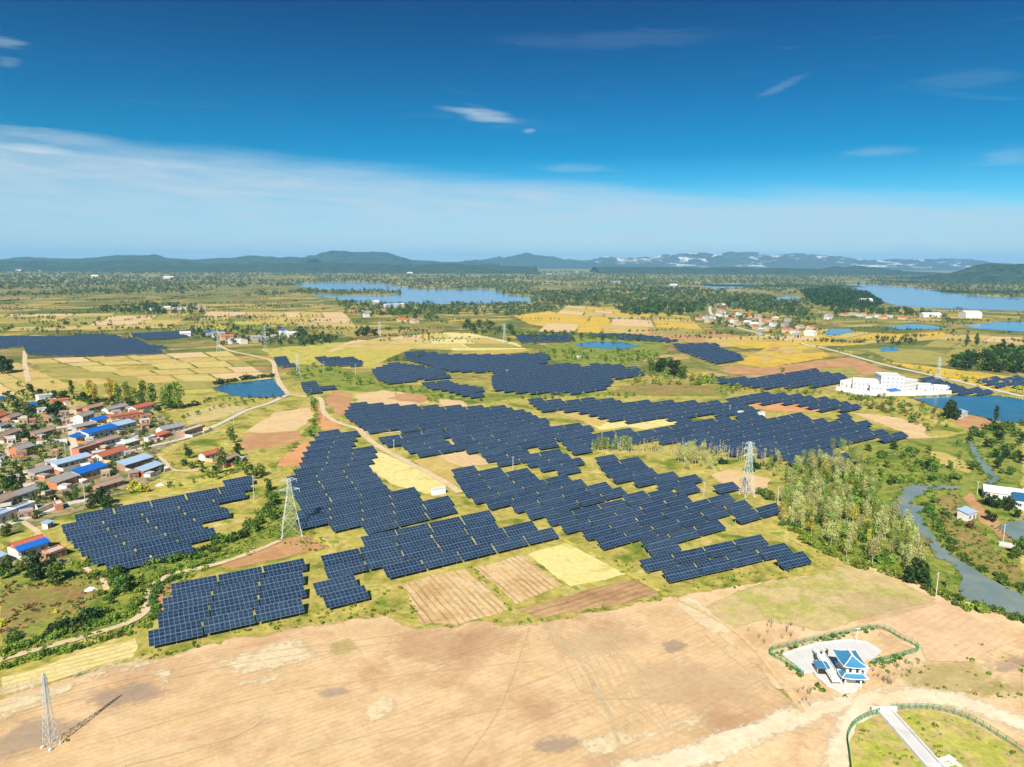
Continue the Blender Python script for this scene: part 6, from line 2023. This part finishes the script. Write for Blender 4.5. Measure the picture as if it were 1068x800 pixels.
for cl, qs in bycl.items():
    for q in qs: q['sx'] = proj(q['p'])[0]
    qs.sort(key=lambda q: q['sx'])
    small = len(qs) <= 12
    for i, q in enumerate(qs):
        if small and len(qs) > 1:
            lab = f"{ordinal(i)} from the left of the {cl}"
        elif small:
            lab = cl if cl.split()[0] in ('slim', 'lone', 'single') else 'the ' + cl
        else:
            lab = 'one of the ' + cl
        r = empty(NAME[q['kind']], q['p'], rng.uniform(0, 6.28), lab, CAT[q['kind']], cl)
        r.scale = (q['s'] * rng.uniform(.9, 1.1),) * 2 + (q['s'] * rng.uniform(.85, 1.15),)
        pr = protos(q['kind'], q['leaf'])
        me, tm = pr[int(rng.integers(len(pr)))]
        link('crown' if q['kind'] != 'shrub' else 'foliage', me, r)
        link('trunk' if q['kind'] != 'shrub' else 'stem', tm, r)


def mass(name, qs, label, cat, leaf, nq):
    """many crowns that read as one mass: leaf clumps on crowns of varied size, one mesh"""
    if not qs: return
    n = len(qs)
    P = np.array([q['p'] for q in qs])
    S = np.array([q['s'] for q in qs])
    kind = [q['kind'] for q in qs]
    hh = np.array([{'round': 6.5, 'big': 9.5, 'tall': 12.5, 'slender': 8.5, 'bare': 8, 'shrub': 1.9}[k] for k in kind]) * S * rng.uniform(.8, 1.2, n)
    rr = np.array([{'round': 3.0, 'big': 4.5, 'tall': 2.2, 'slender': 1.7, 'bare': .7, 'shrub': 1.7}[k] for k in kind]) * S * rng.uniform(.8, 1.2, n)
    d = rng.normal(size=(n, nq, 3)); d /= np.linalg.norm(d, axis=2)[:, :, None]
    rad = np.clip(rng.normal(.85, .2, (n, nq)), .2, 1.25)
    c = d * rad[:, :, None] * np.stack([rr, rr, hh * .45], axis=1)[:, None, :]
    c[:, :, 2] += (hh * .56)[:, None]
    c += P[:, None, :]
    nv = d + rng.normal(scale=.5, size=d.shape); nv /= np.linalg.norm(nv, axis=2)[:, :, None]
    u = np.cross(nv, rng.normal(size=nv.shape)); u /= np.linalg.norm(u, axis=2)[:, :, None]
    w = np.cross(nv, u)
    s = (rr * (2.1 / math.sqrt(nq)))[:, None, None] * rng.uniform(.6, 1.3, (n, nq, 1))
    V = np.stack([c - u * s, c - w * s * .8, c + u * s * .9, c + w * s * .8], axis=2).reshape(-1, 4, 3)
    V[:, :, 2] = np.maximum(V[:, :, 2], .05)
    tag(link(name, quads_mesh(name, V, LF[leaf])), label, cat, kind='stuff')


for lf, nm, lb in (('dark', 'distant_woodland', 'dark green trees massed in hedges and woods across the far plain'), ('mid', 'distant_trees', 'mid green trees scattered in hedges across the far fields'), ('lime', 'light_green_thicket', 'light green bushes filling strips between the farther solar blocks'),
                   ('yellow', 'yellow_thicket', 'yellow autumn bushes scattered along the far country road'), ('pale', 'pale_thicket', 'pale thin trees behind the front of the birch grove'), ('russet', 'russet_scrub', 'russet scrub growing on the meadows by the river')):
    qs = [q for q in rest if q['leaf'] == lf]
    print(nm, len(qs))
    mass(nm, qs, lb, 'trees', lf, 40)


def far_woods():
    """woods and tree lines of the plain out to the hills"""
    qs = []
    n = 0
    while n < 11500:
        Y = 1500 * (9000 / 1500) ** rng.random()
        X = rng.uniform(-.80, .80) * Y
        f = mnoise.fractal(Vector((X / 420, Y / 600, 7.7)), 1.0, 2.0, 4)
        far = min(1, max(0, (Y - 1600) / 2200))
        if f < 0.12 - 0.42 * far + rng.normal(0, .05): continue
        if wet(X, Y): continue
        n += 1
        qs.append(dict(p=(X, Y, 0.0), s=rng.uniform(.7, 1.4) * (1 + Y / 6000), kind='round'))
    mass('far_woods', qs, 'blue green woods and tree lines covering the plain towards the hills', 'woods', 'far', 14)


far_woods()


def weeds():
    """low weeds and tufts, too many to count"""
    out = {'lime': [], 'mid': [], 'russet': []}
    for px, dens, lf in (([(900, 694), (1000, 664), (1068, 690), (1068, 744), (980, 732)], 3, 'lime'), ([(0, 700), (140, 662), (160, 640), (250, 585), (300, 560), (300, 545), (240, 560), (150, 590), (100, 620), (0, 668)], 26, 'lime'), ([(0, 612), (60, 590), (110, 600), (110, 620), (60, 650), (0, 668)], 14, 'russet'),
                         ([(146, 680), (250, 655), (320, 636), (420, 612), (420, 640), (340, 650), (250, 668), (150, 690)], 10, 'lime'), ([(886, 800), (888, 770), (930, 745), (1000, 752), (1068, 790), (1068, 800)], 16, 'lime'),
                         ([(600, 570), (700, 605), (830, 590), (860, 572), (900, 590), (780, 612), (720, 622), (690, 622)], 9, 'lime'), ([(802, 682), (870, 662), (916, 655), (914, 660), (870, 669), (806, 686)], 40, 'mid'),
                         ([(802, 682), (806, 682), (840, 706), (836, 708)], 40, 'mid'), ([(848, 712), (864, 725), (884, 726), (880, 730), (858, 728), (846, 716)], 60, 'mid'), ([(905, 690), (940, 682), (958, 678), (956, 682), (930, 692), (906, 696)], 60, 'mid'),
                         ([(44, 782), (48, 774), (60, 770), (72, 774), (64, 784), (50, 788)], 60, 'lime'), ([(972, 522), (1000, 512), (1068, 600), (1068, 622), (1000, 580)], 12, 'mid'), ([(815, 545), (870, 480), (920, 520), (965, 600), (900, 588)], 10, 'lime'),
                         ([(300, 520), (330, 552), (350, 575), (320, 575), (270, 560), (280, 530)], 14, 'lime'), ([(440, 652), (560, 646), (690, 622), (690, 626), (560, 651), (440, 657)], 14, 'lime'),
                         ([(488, 590), (494, 592), (536, 634), (531, 637)], 25, 'lime'), ([(414, 612), (420, 612), (442, 652), (436, 654)], 25, 'lime'), ([(880, 498), (930, 465), (1005, 480), (1000, 505), (930, 505)], 10, 'mid')):
        pts = [G(*p) for p in px]
        x0, x1 = min(p.x for p in pts), max(p.x for p in pts)
        y0, y1 = min(p.y for p in pts), max(p.y for p in pts)
        for _ in range(int((x1 - x0) * (y1 - y0) * dens * 1.7 / 100)):
            x, y = rng.uniform(x0, x1), rng.uniform(y0, y1)
            if inpoly(x, y, pts) and not wet(x, y) and mnoise.noise(Vector((x * .11, y * .11, 4.4))) > -.15:
                if math.dist((x, y), (G(923, 744) + (G(992, 822) - G(923, 744)) * max(0, min(1, ((Vector((x, y, 0)) - G(923, 744)).dot(G(992, 822) - G(923, 744))) / (G(992, 822) - G(923, 744)).length_squared))).xy) < 3: continue
                out[lf].append(dict(p=(x, y, 0.0), s=rng.uniform(.12, .42), kind='shrub'))
    for lf, qs in out.items():
        print('weeds', lf, len(qs))
        mass('weeds', qs, {'lime': 'low yellow green weeds and tufts on the grassy banks', 'mid': 'low green weeds along the fences and the river', 'russet': 'low russet weeds on the dry meadows'}[lf], 'weeds', lf, 9)


weeds()


# dry saplings on the pale ground around the pavilion
def sapling_mesh(seed):
    rg = random.Random(seed)
    mb = MB()
    mb.beam((0, 0, -.2), (rg.uniform(-.2, .2), rg.uniform(-.2, .2), 1.7), .05, .02, 4)
    for i in range(9):
        z = rg.uniform(.3, 1.5)
        th = rg.uniform(0, 6.28)
        mb.beam((0, 0, z), (math.cos(th) * .7, math.sin(th) * .7, z + rg.uniform(.3, .8)), .03, .012, 3)
    return mb.mesh('dry_sapling', BARK)


SAPS = [sapling_mesh(i) for i in range(4)]
k = 0
for area, num, where in (([(768, 660), (800, 650), (850, 655), (800, 676)], 16, 'left of the pavilion yard'), ([(905, 700), (935, 692), (965, 684), (950, 706), (915, 722)], 26, 'right of the pavilion'), ([(828, 725), (845, 715), (850, 735), (838, 742)], 10, 'below the white yard')):
    pts = [G(*p) for p in area]
    n = 0
    while n < num:
        x, y = rng.uniform(min(p.x for p in pts), max(p.x for p in pts)), rng.uniform(min(p.y for p in pts), max(p.y for p in pts))
        if not inpoly(x, y, pts): continue
        o = tag(link('dry_sapling', SAPS[k % 4]), 'one of the leafless brown saplings ' + where, 'sapling', 'leafless saplings ' + where)
        o.location = (x, y, 0)
        o.rotation_euler = (0, 0, rng.uniform(0, 6.28))
        o.scale = (rng.uniform(.6, 1.3),) * 3
        n += 1; k += 1


# ------------------------------------------------------------------ the air
def haze():
    m, t, out = new_mat('air')
    pv = N(t, 'ShaderNodeVolumePrincipled')
    pv.inputs['Color'].default_value = (0.28, 0.61, 0.98, 1)
    pv.inputs['Density'].default_value = HAZE
    pv.inputs['Anisotropy'].default_value = 0.0
    L(t, pv.outputs[0], out.inputs['Volume'])
    o = MB().box(-27000, 27000, -2000, 32000, -8, 500).build('haze', m)
    tag(o, kind='stuff')
    o['label'] = 'thin blue haze over the far plain and hills'
    o['category'] = 'haze'


HAZE = 4.6e-5
haze()
